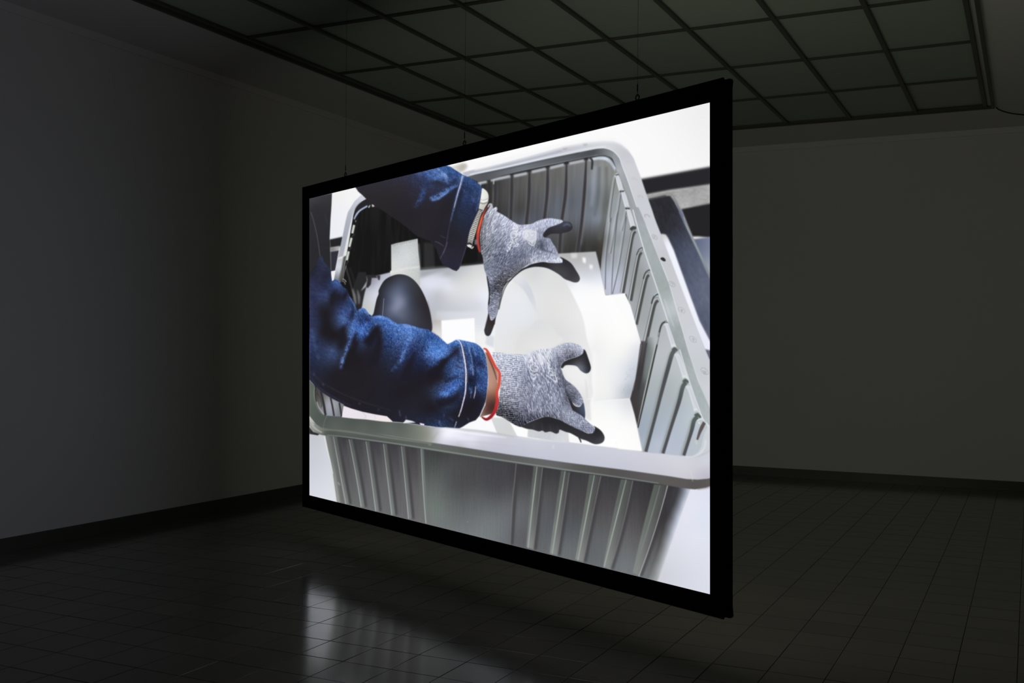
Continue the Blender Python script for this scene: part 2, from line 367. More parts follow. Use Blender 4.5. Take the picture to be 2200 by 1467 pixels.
    for a, ds in [('H 858,290', ['-3,-2 1,-2 1,1 -2,2 -2,0']), ('H 1040,782', ['-3,-2.5 2.5,-1.5 1.5,3']), ('H 1143,1058', ['-2,-1 0,-2 1.5,0 -.5,1.5 -2,-1', '0,0 2,1.5 .5,3 -1,1.5']), ('H 1262,1365', ['-2.5,-1 0,-2.5 2,-.5 0,1 -1,0', '2,-.5 1.5,3']), ('J 1372,325', ['-5,-1 4,1.5', '-2.5,3 0,2 3.5,4 2,6 -2,4.6 -2.5,3'])]:
        c = pts(a)[0]
        for d in ds: line(pts(d)+c, .9, (140, 142, 145), f=.3, op=.85, sm=False)
    fill(smooth(pts('H 920,510 945,502 970,522 970,545 948,545 925,528')), (48, 50, 50), f=.3)
    line('H 925,530 948,548 970,548', 1, 232, f=.4)
    # ---- right inner wall with its recessed ribs
    RW = 'C 1180,490 1215,560 H 640,-10 700,200 765,420 915,900 1000,1180 J 1075,60 1205,430 1345,800 1405,900 1425,960 1390,1130 1330,1325 1150,1380 620,1315 555,1010 465,660 590,0 H 560,890 345,900 290,650 300,520 330,250 C 1150,600'
    fill(RW, 'C 1150,700,142,146,142 1120,1000,150,156,160 1180,850,150,156,160 1240,1000,152,157,160 H 320,300,112,114,112 400,200,158,165,172 480,150,160,166,172 330,450,130,132,136 440,420,160,165,172 350,650,176,182,196 430,720,190,196,214 470,850,190,192,208 540,300,146,151,155 600,500,150,154,158 700,350,166,172,178 750,500,168,173,178 690,640,150,156,158 800,560,176,181,186 640,780,152,155,156 700,950,158,162,164 830,850,164,170,174 880,1050,170,176,180 760,1150,162,167,169 950,1000,180,186,190 J 750,100,186,190,196 700,500,172,180,184 900,500,172,180,184 1050,350,186,192,196 1050,700,176,184,190 1150,650,184,192,196 650,1050,160,172,186 800,1200,184,192,206 1000,1200,182,190,206 1200,900,186,196,204 1230,1200,184,192,200', f=.6)
    # stripes of the faint upper ribs
    for a in ['C 1192,560 1170,650 1140,860 1120,1060 H 400,100 350,500 340,840', 'C 1245,735 1232,800 1205,980 1130,1400 H 470,20 425,500 405,890', 'C 1303,918 1285,1000 1250,1160 H 560,80 490,560 415,890']:
        line(a, 1.9, (92, 97, 102), f=.6, op=.9)
        q = pts(a); q[:, 0] -= 3.4; line(q, 2.6, (196, 202, 210), f=1, op=.5)
    for a in ['C 1185,585 1200,590 1240,735', 'C 1240,750 1258,755 1302,905', 'C 1298,940 1318,950 1365,1125', 'H 962,1200 995,1230 1060,1450', 'J 1010,120 1050,150 1130,390', 'J 1150,510 1190,540 1270,790']:
        line(a, [6, 9.5, 9], (206, 211, 219), f=.7)
        q = pts(a); q[:, 0] -= 3.6; line(q, 1.2, 236, f=.5, op=.8); q[:, 0] += 8; line(q, 1.2, 238, f=.5, op=.8)
    for a, w in [('C 1180,565 1205,560', 3), ('C 1225,745 1245,733 1268,738', 4), ('C 1285,920 1305,912 1328,918', 4.5), ('C 1345,1140 1368,1120 1392,1132', 6), ('H 605,215 630,190 660,198', 6)]:
        line(a, w, (64, 68, 70), f=.7)
    for a, w in [('C 1180,560 1208,545', 1.5), ('C 1235,728 1268,722', 1.6), ('C 1290,905 1330,905', 1.6)]: line(a, w, 236, f=.5)
    def groove(a, b, w=5.6, dk=(76, 78, 77)):
        line(b, w, dk, f=.7)
        q = pts(a); line(q, 2, (196, 200, 202), f=.45); q[:, 0] -= 1.7; line(q, 1.2, (96, 98, 98), f=.4)
    groove('H 668,215 628,232 605,320 505,870', 'H 660,232 640,250 618,330 575,600 528,880')
    groove('H 738,408 738,432 695,450 670,520 585,960', 'H 725,452 706,470 680,560 610,960')
    groove('H 820,660 772,672 745,750 650,1180', 'H 800,688 780,710 755,800 668,1210')
    groove('H 908,925 858,935 832,1010 725,1467 J 590,60', 'H 895,955 868,985 840,1080 770,1400 J 640,60 590,300 545,600', 6)
    line('H 735,402 715,405 690,425 668,480', 2, (70, 74, 74), f=.5); line('H 815,635 790,640 762,665 738,730', 2.4, (66, 70, 70), f=.5)
    line('H 902,885 875,895 846,925 825,990', 3, (66, 70, 70), f=.5); line('H 905,878 880,880 850,905', 1.5, (190, 215, 218), f=.5)
    line('H 998,1178 965,1182 935,1205 912,1270 870,1467 J 760,120 680,480 560,1010', [4, 3.2, 2.8, 3, 2.4], (70, 72, 70), f=.5)
    q = pts('H 905,1290 860,1467 J 745,120 668,480 550,1000'); line(q, 1.6, (200, 202, 200), f=.5, op=.9)
    line('H 970,1180 1005,1172', 1.4, 230, f=.5)
    fill('J 680,-90 815,-90 705,340 640,600 560,1010 540,900 590,560 630,300', 'J 700,-60,140,146,146 760,-60,178,184,186 690,20,112,116,118 750,20,160,168,168 680,250,118,126,126 640,450,84,88,90 665,430,108,116,116 600,650,72,74,76 565,900,66,64,66', f=1)
    fill('J 588,-40 680,-40 650,200 600,560 575,800 560,1010 465,660 500,520 540,300', 'J 610,20,74,70,74 660,20,88,90,94 600,250,66,62,64 640,250,78,78,80 570,450,64,60,62 520,650,64,60,62 580,650,66,64,66 540,850,64,60,62', f=1)
    line('J 665,-20 620,250 560,560', 2.5, (56, 54, 56), f=1)
    line('J 775,0 700,330 640,600 560,990', 1.5, (192, 192, 186), f=.5)
    line('J 795,0 720,340 660,600 562,1010', 2.4, (52, 54, 56), f=.45)
    line('J 605,0 530,420 500,560', 1.2, (165, 160, 165), f=.5, op=.7)
    for a in ['J 1010,70 975,120 930,280 860,540 780,850 660,1300', 'J 1145,460 1105,520 1060,700 960,1020 868,1320', 'J 1290,880 1245,920 1210,1060 1120,1345']:
        q = pts(a); q[:, 0] -= 4.5; line(q, [3, 6, 6, 5], (140, 146, 142), f=2, op=.8)
        line(a, [9, 8.5, 7, 6.5, 6.8], a.split()[0] + ' ' + ' '.join(w + ',%d,%d,%d' % (88, 96, 96) for w in a.split()[1:3]) + ' ' + ' '.join(w + ',78,80,84' for w in a.split()[3:]), f=.6)
    for a, w in [('J 985,75 1010,50 1045,72', 7.5), ('J 1115,460 1140,435 1180,455', 7.5), ('J 1255,870 1290,850 1330,885', 8)]: line(a, w, (84, 92, 90), f=.8)
    for a in ['J 970,15 1010,8 1050,40', 'J 1100,395 1140,385 1180,425', 'J 1240,800 1285,785 1330,850']:
        line(a, 5, (222, 225, 228), f=.8)
    line('J 1285,925 1310,905 1360,900', 3, (225, 226, 232), f=.6)
    line('J 1300,940 1310,960', 3, 235, f=.5)
    line('J 1375,935 1345,990 1310,1070 1282,1155', [7, 8, 6, 4], (92, 84, 86), f=.5)
    line('J 1280,1165 1265,1175 1280,1210', 3.5, (205, 206, 200), f=.9)
    # lip on the right: two bright edges and a grey flank
    fill('H 618,-40 690,-20 780,200 1010,785 1205,1467 J 1290,440 1450,800 1450,1000 1345,900 1290,790 1180,440 1060,80 H 1095,1467 1000,1190 905,890 740,400 640,90', 'H 680,60,160,165,170 700,150,164,170,175 800,400,166,174,176 900,650,164,172,173 960,820,160,168,168 1040,1040,190,196,200 1100,1260,160,168,170 1150,1400,162,170,172 J 1090,60,156,164,166 1200,320,170,178,180 1300,620,168,178,180 1390,850,176,184,188', f=.6,
         tex=lambda X, Y: streak(X, Y, 70, 8, 5)*3)
    line('H 628,0 740,400 905,890 1000,1180', 2.2, (222, 227, 231), f=.6)
    line('J 1068,60 1180,430 1340,880 1400,960 1434,1050', 2.2, (226, 230, 234), f=.6)
    line('H 960,940 1010,1090 1060,1230', 2, 225, f=1, op=.5)
    # ---- white foam bed
    FOAM = 'p 770,600 A 640,1040 700,1050 900,1000 1230,978 G -80,745 200,716 1050,600 1455,578 H 240,440 290,640 345,900 J 500,500 465,660 520,850 560,1030 620,1300 I 1467,1295 L 320,115 K 860,240 380,180 405,60 E 380,1100 A 600,1350'
    fill(FOAM, 'p 1000,575,196,200,204 1019,582,214 960,590,180,184,190 930,612,225,226,238 960,612,226,228,238 940,630,198,199,206 1000,620,224 1035,640,232,234,244 925,640,196,198,210 921,665,188,190,198 950,690,198,200,206 985,672,202,204,212 930,705,190,188,190 1030,650,218,220,230 1045,700,232,234,240 1070,745,244 1020,740,240 1260,556,186,188,190 1240,560,186 1285,575,196,198,206 1215,555,184 1240,600,222,224,234 1290,600,230,232,242 1225,630,250 1260,640,251 1295,620,248 1010,900,251 1330,900,251 1340,945,248 1300,880,246 1200,935,250 798,605,150,152,166 800,630,206,208,222 812,612,196,198,212 790,660,196,200,200 830,600,196,198,212 778,887,238,230,240 850,890,242,234,240', f=.8, pw=3)
    fill('A 640,1030 740,1030 760,1060 700,1060 690,1130 660,1165 640,1160 655,1080', (46, 44, 48), f=.8)
    fill('A 750,1030 790,1035 785,1080 770,1085', (56, 54, 58), f=.8)
    fill('A 585,1200 645,1150 625,1220 600,1340 560,1400 500,1180 560,1000 640,1000 650,1090', (42, 42, 44), f=.8)
    line('Q 750,590 780,700 800,830', [2, 5, 2.5], (118, 116, 118), f=1.3); line('Q 825,610 848,720 850,830', [2, 5.5, 2.5], (112, 112, 118), f=1.4)
    fill('G 1180,598 1255,600 1250,650 1190,655', 212, f=1.6); fill('G 1310,640 1350,650 1350,710 1318,700', 246, f=1.3)
    fill('G 1390,720 1430,735 1420,780 1395,770', 244, f=1.6); line('G 1410,780 1440,820', 3, 214, f=2)
    fill('N 320,1320 640,1290 840,1310 700,1400 350,1440', (224, 225, 240), f=4.5, op=.8)
    fill('N 300,1180 700,1140 660,1180 310,1300', (150, 152, 156), f=3, op=.7)
    fill('N 300,1140 720,1110 1300,1060 1320,1075 720,1150 300,1180', (120, 122, 124), f=1.8, op=.5)
    # foam block behind the dark shell
    def fm(X, Y): return streak(X, Y, 0, 1.4, 1.2)*5
    fill('A 903,712 960,695 1182,648 1190,780 1208,950 1208,1150 1150,1100 1000,1040 900,1045 905,980', 'A 930,740,186,190,190 1040,740,204,208,210 1160,700,192,196,196 930,900,212,215,216 1100,850,210,214,216 1180,900,196,200,200 950,1020,216,218,214 1100,1000,205,208,206 1190,1080,196,200,198', f=.5, tex=fm)
    line('A 905,1000 960,990 1060,962 1200,945', 3, (226, 228, 225), f=1.4)
    line('A 903,985 900,1015', 3, (240, 240, 236), f=.7)
    for k in range(14): line('A %d,%d %d,%d' % (912+19*k, 716-4.0*k-6, 914+19*k, 716-4.0*k+7+(k*7) % 9), 1.3, (130, 134, 136), f=.5, op=.8)
    line('A 1190,700 1202,860 1208,1060', 2.5, 170, f=1.6, op=.7)
    # small white block
    fill('F 380,60 1080,60 1100,480 330,430', 'F 350,220,190,186,186 430,300,206,204,204 420,120,206,208,214 700,120,218,221,228 950,110,222,224,230 1000,250,226,228,236 980,420,242', f=2.5, op=.9)
    fill('F 330,180 450,190 455,440 320,330', 'F 350,220,188,184,184 400,260,204,200,198 380,380,224', f=1)
    fill('F 452,190 925,155 938,560 800,520 500,520 455,440', (253, 253, 255), f=.8)
    # tall white block
    fill('H 130,930 250,910 545,880 605,1010 640,1130 715,1400 J 590,0 560,220 530,420 465,655 200,670 5,705 -40,500 -60,0 H 60,1200', 'H 200,960,252 500,930,252 400,1200,252 650,1350,248 J 50,60,240 100,250,243 250,100,246 400,100,242 550,50,226,228,234 500,300,206,212,222 400,450,216,220,228 200,500,240 450,560,178,184,194 430,620,186,190,200 250,620,232,234,236 60,640,240', f=.5)
    line('J 40,80 20,500 10,700', 5, 250, f=2.5, op=.7)
    fill('J 5,690 460,655 555,1010 610,1290 0,1230 -60,900', 'J 50,720,246 300,720,238,240,242 440,720,222,224,228 300,850,248 500,1000,250 200,1100,253', f=.9)
    for k in range(60):
        x, y = 430 + NR.rand()*130*(1-k/80), 250+NR.rand()*400
        c = pts('J %f,%f' % (x - (y-250)*.22, y))[0]; line([c, c+[1.3, 1]], 1, (150, 152, 160), f=.5, op=.35, sm=False)
    # dark shell
    SH = smooth(pts('E 705,215 A 720,1430 750,1290 772,1230 775,1185 830,1090 905,1042 990,1022 1080,1040 1160,1100 1230,1200 1290,1340 1322,1467 E 1332,340 1250,380 900,330'), n=4)
    fill(SH, 'A 1000,1045,58,60,68 900,1080,50,50,58 1150,1120,56,58,64 980,1120,74,80,98 920,1200,84,92,114 1000,1180,88,96,120 1060,1200,70,76,94 970,1280,124,131,154 1020,1320,124,130,154 900,1320,88,96,122 950,1380,132,138,160 1080,1320,74,80,100 1150,1250,56,56,64 1130,1400,64,68,80 1220,1350,48,46,52 780,1300,44,44,50 750,1440,44,44,50 860,1420,80,86,108 1000,1440,112,120,142 1280,1440,46,44,50 E 900,250,72,80,102 1000,150,88,94,112 1250,250,52,50,58 950,220,72,78,98', f=.5, pw=3)
    line('A 828,1275 818,1400 812,1467 E 815,190', 1.1, (150, 152, 158), f=.4)
    line('A 1290,1300 1325,1467 E 1335,340', 1.2, (120, 118, 126), f=.6, op=.6)
    fill('p 1235,600 1290,620 1262,760 1268,900 1240,940 1230,800 1225,680', 252, f=7, op=.6)
    # white translucent shell held by the gloves
    WS = 'G 330,1500 345,1300 390,1110 440,980 520,890 640,790 740,755 830,750 930,770 1040,830 1110,900 1180,1020 1250,1160 1320,1330 I 1130,150 1180,330 1175,560 1180,760 1000,900 400,900 200,500 150,200'
    fill(smooth(pts(WS), n=3), 'G 800,800,220,221,222 700,860,224 550,900,236 900,850,228,229,228 1050,950,230 1000,1100,234,234,233 900,1200,233,233,232 1150,1150,236,236,235 1250,1300,240 1200,1400,236 600,1050,238,240,244 500,1200,238,240,244 700,1250,236,239,243 450,1400,236,238,242 650,1400,234,236,240 900,1450,228 I 600,150,228,228,227 450,60,232 700,60,226 900,100,230 300,200,236 1000,300,238,238,237 1100,450,242 950,550,240 1000,650,234 1080,700,238', f=.9)
    DM = full(mask(smooth(pts(WS), n=3), 1.2)); IMG[...] -= (DM*7)[..., None]*np.array([1, 1, .9], np.float32)
    fill(smooth(pts('G 590,860 640,848 700,930 750,1030 790,1160 820,1330 780,1250 710,1110 650,1010 560,930 520,905'), n=3), 'G 600,880,222,225,230 680,960,212,215,222 740,1080,212,215,222 800,1260,224,226,230', f=.8)
    line('G 818,990 820,1150 822,1340', 1.2, (222, 223, 224), f=.6, op=.8)
    fill(smooth(pts('G 690,1467 750,1390 820,1348 900,1370 980,1430 1040,1520 I 880,150 700,250 500,250 370,270 390,170 440,80'), n=3), 'G 820,1380,220,221,223 750,1450,222 950,1450,226 I 500,100,224 420,200,224 600,230,232', f=1.4, op=.8)
    fill('I 870,440 1060,430 1150,560 1120,740 1160,760 1170,1000 1090,960 1100,800', 'I 950,480,238 1100,600,240 1130,700,228 1140,850,222', f=1.5, op=.8)
    line('I 1110,560 1120,640 1130,760', 2, 205, f=1.5, op=.6); line('I 1125,765 1190,770', 1.4, 250, f=1)
    fill('I 70,100 150,110 145,230 60,190', (212, 216, 224), f=1.2, op=.8)
    line('G 330,1300 400,1110 450,985 520,905', 4, 250, f=2, op=.5)
    fill('L 640,-20 830,-10 880,80 935,185 720,155', 'L 700,20,214,216,216 800,100,208,212,212 880,170,212', f=.8)
    fill('L 1045,110 1370,95 1467,130 1480,255 1040,190', 'L 1080,140,206,208,212 1250,150,200,203,208 1400,200,214,216,220', f=.7, tex=fm)
    fill('L 500,0 660,0 720,155 330,110', 250, f=.5)
    # ---- left bin rim and its inner tabs
    fill('A 590,190 640,228 600,252 560,290 515,350 492,430 465,540 430,700 402,835 345,852 395,620 425,470 450,370 520,255', 'A 610,215,206,208,220 540,290,196,198,210 480,400,178,182,192 450,520,172,176,188 420,640,166,171,182 390,750,168,172,182 380,830,176,178,186', f=.6)
    line('A 605,245 560,292 520,345 500,410 480,500 445,650 405,830', 1.6, (225, 228, 236), f=.6, op=.7)
    line('A 350,852 400,838', 2.6, 225, f=.6)
    fill('A 345,868 402,852 380,960 352,1085 300,1095', 'A 370,880,196,200,208 345,960,216,219,228 350,1040,150,154,160 320,1060,128,132,140', f=.5)
    fill('A 400,840 425,835 400,950 372,1110 345,1090 380,960', 'A 410,850,120 385,980,128,130,128 360,1080,100', f=.6)
    line('A 425,830 395,980 372,1110', 3, (64, 66, 64), f=.8)
    line('A 432,930 410,1000 395,1090', 2, (120, 122, 116), f=.6)
    line('A 395,1070 420,1085 432,1105', 1.6, 170, f=.4); line('A 390,1095 410,1102 425,1130', 1.6, 140, f=.4)
    line('A 655,250 590,275 540,330 520,400 512,450', 4, (40, 40, 46), f=.8)
    fill('A 648,228 606,252 566,292 526,350 506,410 505,450 516,440 540,395 580,350 655,300 735,322 790,320 720,270', (40, 40, 44), f=.6)
    line('A 515,445 540,395 580,350 655,305', [2.5, 4, 3.5, 3.5], (168, 180, 206), f=.6)
    fill('O 335,708 350,678 370,665 355,708', 200, f=.4); fill('O 390,660 402,658 430,685 420,692 392,698', (205, 195, 200), f=.4)
    line('A 535,455 528,475', 2, 130, f=.5)
    for a in ['A 515,505 496,592', 'A 488,640 465,735', 'A 458,782 438,875']:
        line(a, 5.4, (152, 158, 154), f=.5, sm=False); q = pts(a); line(q, 3, (212, 215, 208), f=.4, sm=False)
    for a in ['A 520,600 490,630', 'A 485,740 455,775', 'A 455,880 425,930']: line(a, 3, (52, 52, 52), f=.5)
    fill('B 430,180 600,130 650,140 668,185 620,235 560,262 480,215', 'B 480,170,216,214,204 560,160,200,198,188 600,200,172,168,158 640,170,192,190,182 640,220,226', f=2)
    # ================= sleeves
    # upper sleeve
    US = pts('A 525,105 560,155 600,190 650,240 720,290 1000,480 N 120,520 260,640 470,720 560,840 620,1010 660,1090 760,1135 820,1170 880,1190 915,1160 950,1090 1045,790 1175,390 1235,130 1262,-40 B 862,462 760,370 690,328 600,290 480,215 430,180 300,140 0,200')
    fill(US, 'A 700,150,44,44,48 900,150,44,44,48 1000,300,40,40,44 1050,80,46,46,56 N 100,300,38,38,42 500,400,40,40,45 300,600,40,40,44 700,900,42,42,52 850,1100,40,42,56 600,950,40,42,52 950,700,38,40,48 1000,300,36,48,72 1100,100,40,60,98 700,700,36,36,44 B 600,350,44,78,132 300,250,52,92,150 100,300,46,66,108 450,230,38,76,132 750,430,42,68,112 800,520,44,68,108 650,600,36,52,84 750,700,36,46,70 550,400,38,48,72 420,700,38,38,42', f=.5, pw=3)
    UM = full(mask(US, .4))
    gx, gy = grid(0, 0, PH, PW)
    BRK = np.clip(.72 + .55*vn(gx/5.5, gy/4.5) + .4*vn(gx/2.2+9, gy/2+4), .12, 1.15)
    DSP = streak(gx, gy, 60, 1.3, 1.1, 21)*.8 + streak(gx, gy, 80, 2.2, 1, 22)*.6
    def hl(a, w, c, f, op=.9, M=UM): line(a, w, c, f=f*1.25 if f > 1.5 else f, op=op, clip=M*BRK if f > 1.2 and c[2] > 100 else M)
    hl('O 1040,230 1120,210 1200,240 1260,270 1330,300', [4, 9, 12, 10], (70, 112, 176), 2.4)
    hl('O 1180,160 1300,190 1400,240 1467,330', [5, 10, 12, 10], (92, 136, 196), 2.6, .8)
    hl('B 250,200 300,250 350,290 380,360 400,400', [2, 5, 7, 6, 4], (116, 158, 212), 1.3, .9)
    hl('B 80,260 150,290 250,330 320,350 380,370', [5, 9, 9, 5], (76, 120, 184), 2, .8)
    hl('B 150,620 220,600 330,540 420,480 480,440 560,420', [7, 9, 8, 7, 4], (72, 116, 184), 1.8, .95)
    hl('B 180,640 240,625 340,560 400,520', [2, 4, 4, 2], (112, 158, 218), 1.1, .8)
    hl('B 380,400 440,350 500,320 560,300', [3, 7, 6, 3], (66, 108, 170), 2, .8)
    hl('B 560,320 520,420 430,480', [3, 6, 3], (88, 134, 196), 1.4, .7)
    hl('O 990,700 1050,640 1100,560 1130,460 1140,390', [3, 7, 9, 9, 5], (50, 84, 146), 2.2, .8)
    hl('O 1240,590 1300,570 1400,510 1467,430', [6, 9, 8, 5], (84, 132, 200), 1.7, .85)
    hl('B 380,180 460,230 540,270 600,300', [4, 10, 8, 4], (52, 92, 152), 2.2, .8)
    hl('O 1220,330 1330,360 1430,380', [3, 11, 7], (40, 42, 52), 2.4, .9)
    hl('B 420,420 480,380 540,370', [3, 8, 4], (42, 58, 92), 2, .7)
    hl('B 640,330 700,360 800,440 850,480', [3, 8, 8, 5], (50, 86, 140), 2, .8)
    hl('B 840,470 835,560 810,680 780,800', [3, 5, 4, 2], (62, 96, 150), 1.2, .8)
    hl('B 700,600 760,640 740,700', [6, 10, 5], (56, 92, 150), 2.2, .6)
    hl('B 580,480 620,500 640,560 600,660', [3, 7, 7, 3], (56, 92, 150), 1.8, .7)
    hl('B 660,340 655,440 620,580 560,760 540,880', [2, 4, 4, 3], (38, 52, 82), 1.2, .8)
    hl('B 600,300 575,400 520,560 470,760 430,930', [3, 3.6, 3, 2.2, 1.2], (84, 126, 184), .9, .9)
    hl('B 592,295 570,395 530,540 478,740', [2.4, 2.2, 1.6, 1], (196, 212, 232), .5, .9)
    hl('B 440,880 400,1060 370,1250 330,1380', [1, 1.4, 2, 1], (78, 76, 100), .7, .7)
    hl('N 740,730 700,840 625,1000', [1.4, 2, 1.2], (84, 82, 104), .6, .8)
    hl('N 540,720 610,750 680,800', [1.4, 2, 1], (86, 84, 96), .6, .8)
    hl('N 620,620 660,650 720,670', [1, 2, 1], (60, 62, 84), .7, .8)
    hl('N 1040,790 1000,920 945,1100 900,1180', [1, 1.5, 1.5, 1], (92, 92, 108), .5, .8)
    for k in range(46):
        t = k/45.; q = smooth(pts('B 612,300 585,400 540,560 500,700 470,800'), False, 12); i = int(t*(len(q)-2))
        c = q[i]; line([c, c+[-.4, 1.1]], 1, (196, 186, 176), f=.3, op=.75*(1-t*.5), sm=False)
    texmul(UM, denim, 15)
    texmul(UM, lambda X, Y: np.clip(streak(X, Y, 60, 1.5, 1.2, 21)*1.6-.5, 0, 1.5)*1.1, 26)
    texmul(UM, lambda X, Y: streak(X, Y, 35, 6, 3, 9), 10)
    desat(UM, .10); IMG[..., 1] *= 1-.04*UM; IMG[..., 0] *= 1+.02*UM
    # watch
    fill(smooth(pts('B 862,475 905,495 940,540 950,590 945,650 930,690 900,740 875,790 858,800 855,770 815,760 835,640 850,540')), 'B 890,540,232,232,226 920,600,226,226,220 880,680,212,212,206 900,700,196,196,188 850,740,205,204,196 870,620,240', f=.45)
    line('B 835,625 880,640 945,615', 1.4, (172, 170, 160), f=.4); line('B 830,672 880,685 940,665', 2, (128, 124, 112), f=.5)
    line('B 850,640 880,655 930,640', 2.4, 244, f=.5)
    wl = smooth(pts('B 850,760 810,850 770,960 730,1080 700,1200 690,1280'), False, 10)
    line(wl, [8, 9, 11, 13, 12, 9], (225, 223, 216), f=.4, sm=False)
    n = len(wl)
    for k in range(23):
        i = int(2+(n-6)*k/23.); c = wl[i]; s = 4.2+2.2*k/23.
        a = .45
        line([c+[-s, -s*a*1.2], c+[s, s*a*.4]], 1.35, (52, 50, 50), f=.28, sm=False)
        if k % 2: line([c+[-s*.2, -1.8], c+[s*.25, 1.7]], 1.1, (120, 116, 112), f=.3, sm=False)
    line('B 660,1245 690,1225 720,1250', 3, (40, 40, 42), f=.4); line('B 655,1250 720,1296 742,1270', 2, 235, f=.35)
    # lower sleeve
    LS = pts('Q 60,350 150,240 225,80 245,65 270,80 300,170 350,220 405,300 412,380 425,470 470,440 520,455 565,510 600,560 650,590 700,700 780,830 820,940 850,910 905,890 950,905 1000,980 1060,1020 1180,1005 1310,1045 1400,1110 1467,1145 E 1000,268 1080,275 1200,315 1290,330 1400,400 1467,470 F 250,310 340,370 460,460 540,530 600,500 660,465 720,465 860,495 940,515 1000,555 1050,610 1090,700 1110,830 1122,950 1118,1100 1105,1250 1090,1340 1050,1450 R 1130,760 1060,920 990,1000 880,1040 760,1115 700,1145 620,1140 400,1130 100,1095 E 1467,1362 1250,1340 1050,1310 920,1300 860,1245 730,1225 600,1200 500,1170 400,1130 200,1010 100,920 45,860 45,300')
    fill(LS, 'E 60,300,48,58,86 60,500,44,62,104 60,700,38,46,70 60,850,42,46,64 150,350,40,42,54 130,600,40,54,86 250,250,38,38,44 250,450,40,44,58 280,580,52,76,118 350,380,38,38,42 300,750,40,42,50 500,600,39,38,42 450,800,40,40,44 600,700,39,38,43 700,500,40,44,56 700,800,40,40,45 800,1000,39,40,46 500,1000,40,40,44 1000,1000,38,38,43 1200,900,38,38,43 1000,750,40,46,62 1100,600,42,58,92 880,420,48,78,126 850,250,64,104,164 950,300,66,106,164 1050,350,76,120,180 1150,380,64,104,160 1280,380,52,86,138 1400,430,54,94,152 1200,500,44,62,98 1350,560,70,118,184 1400,640,56,96,156 1250,650,40,54,84 1400,800,38,38,44 1150,1100,40,42,50 1300,1200,38,40,48 1400,1280,40,50,72 F 200,400,48,80,128 300,600,64,110,172 450,600,74,122,184 600,540,60,104,164 700,520,64,108,164 540,700,60,100,156 400,800,48,74,116 250,750,44,64,100 650,600,44,52,76 600,900,44,68,108 700,900,66,104,156 450,1000,38,38,44 650,1050,58,98,160 500,1240,60,98,156 350,1400,38,38,44 700,1300,40,52,76 850,600,60,96,146 950,650,50,82,130 1000,800,38,52,84 1050,700,54,88,136 1000,1000,42,66,108 1050,1150,48,76,120 1080,900,62,94,142 950,900,48,72,116 850,1000,36,42,56 1000,1280,38,42,56 850,1300,38,40,50 R 600,900,38,40,48 800,900,38,38,44 1000,900,38,40,48 300,900,38,44,58 350,1050,42,62,90 Q 100,250,40,42,50 170,180,42,46,62 150,420,44,50,72 250,120,48,58,84 240,220,46,54,78 330,260,46,54,76 390,330,44,50,70 350,430,40,46,62 230,430,44,50,76 100,560,46,56,88 300,560,42,50,80 150,700,44,54,86 150,900,46,54,84 150,1100,46,58,92 150,600,46,56,88 250,300,44,52,78 300,700,52,72,116 480,500,52,86,146 450,700,38,40,50 600,700,40,44,60 520,850,44,52,76 620,950,52,80,136 620,1080,66,106,168 400,950,40,42,52 300,1000,38,38,42 200,900,42,44,58 740,950,52,78,122 720,1050,40,50,74 800,1100,58,94,152 780,1300,60,98,156 960,930,66,108,170 900,1000,50,76,120 980,1030,44,58,88 900,1250,54,94,156 1000,1150,58,98,160 1150,1060,68,114,180 1120,1220,40,44,58 1250,1200,58,96,150 600,1300,42,46,58 130,1250,50,70,112', f=.45, pw=3)
    LM = full(mask(LS, .35))
    def hm(a, w, c, f, op=.9): line(a, w, c, f=f*1.2 if f > 1.5 else f, op=op, clip=LM*BRK if f > 1.2 and c[2] > 100 else LM)
    # dark folds
    hm('Q 480,620 430,720 420,850', [4, 9, 5], (36, 36, 42), 2.6); hm('Q 640,600 660,640 600,760', [4, 7, 4], (36, 36, 42), 1.8)
    hm('Q 740,820 760,950 730,1050', [3, 7, 4], (38, 44, 64), 1.8); hm('Q 860,1030 870,1100 880,1180', [2, 5, 3], (44, 56, 84), 1.5)
    hm('Q 960,960 960,1040 1000,1110', [3, 6, 4], (44, 56, 84), 1.8); hm('Q 1160,1170 1110,1260 1050,1350 960,1467', [4, 15, 18, 20], (36, 36, 42), 2.8, 1)
    hm('Q 820,1260 790,1340 760,1467', [3, 9, 14], (36, 36, 42), 2); hm('Q 660,1140 600,1230 560,1300', [4, 12, 10], (37, 37, 44), 3)
    hm('E 560,440 480,600 420,760', [6, 22, 16], (37, 36, 41), 3, 1); hm('E 360,330 400,400 370,540', [8, 20, 10], (37, 37, 43), 3)
    hm('E 740,320 780,400 760,560 700,700', [6, 13, 16, 20], (37, 37, 43), 3, .95)
    hm('E 820,330 900,460 960,560', [2, 4, 6], (42, 58, 92), 2.2, .7)
    hm('E 1160,560 1100,700 1050,860', [6, 16, 22], (37, 37, 43), 3, .9)
    hm('E 1467,640 1380,760 1280,900', [12, 18, 22], (38, 37, 43), 3, .9)
    hm('F 680,570 660,640 560,720 430,860 280,1000', [4, 7, 12, 18, 22], (36, 36, 42), 2.4, .95)
    hm('F 620,820 700,860 760,870', [4, 5, 3], (40, 52, 82), 1.6, .6)
    hm('F 700,990 620,1010 500,1060', [3, 6, 8], (38, 40, 50), 1.8, .8)
    hm('R 700,480 620,620 300,720', [4, 20, 20], (36, 36, 42), 3, .9)
    # highlights
    hm('E 548,300 500,370 470,450 430,560 400,640 375,740', [4, 4.5, 5, 6, 7, 4], (74, 116, 178), 1.6, .95)
    hm('E 400,620 385,700', [3, 4], (96, 136, 192), 1.4, .8)
    hm('Q 700,700 760,790 810,900', [2, 4, 3], (92, 134, 190), 1, .9); hm('Q 820,960 790,1060 740,1200 690,1380', [4, 6, 7, 6], (72, 116, 178), 1.8, .9)
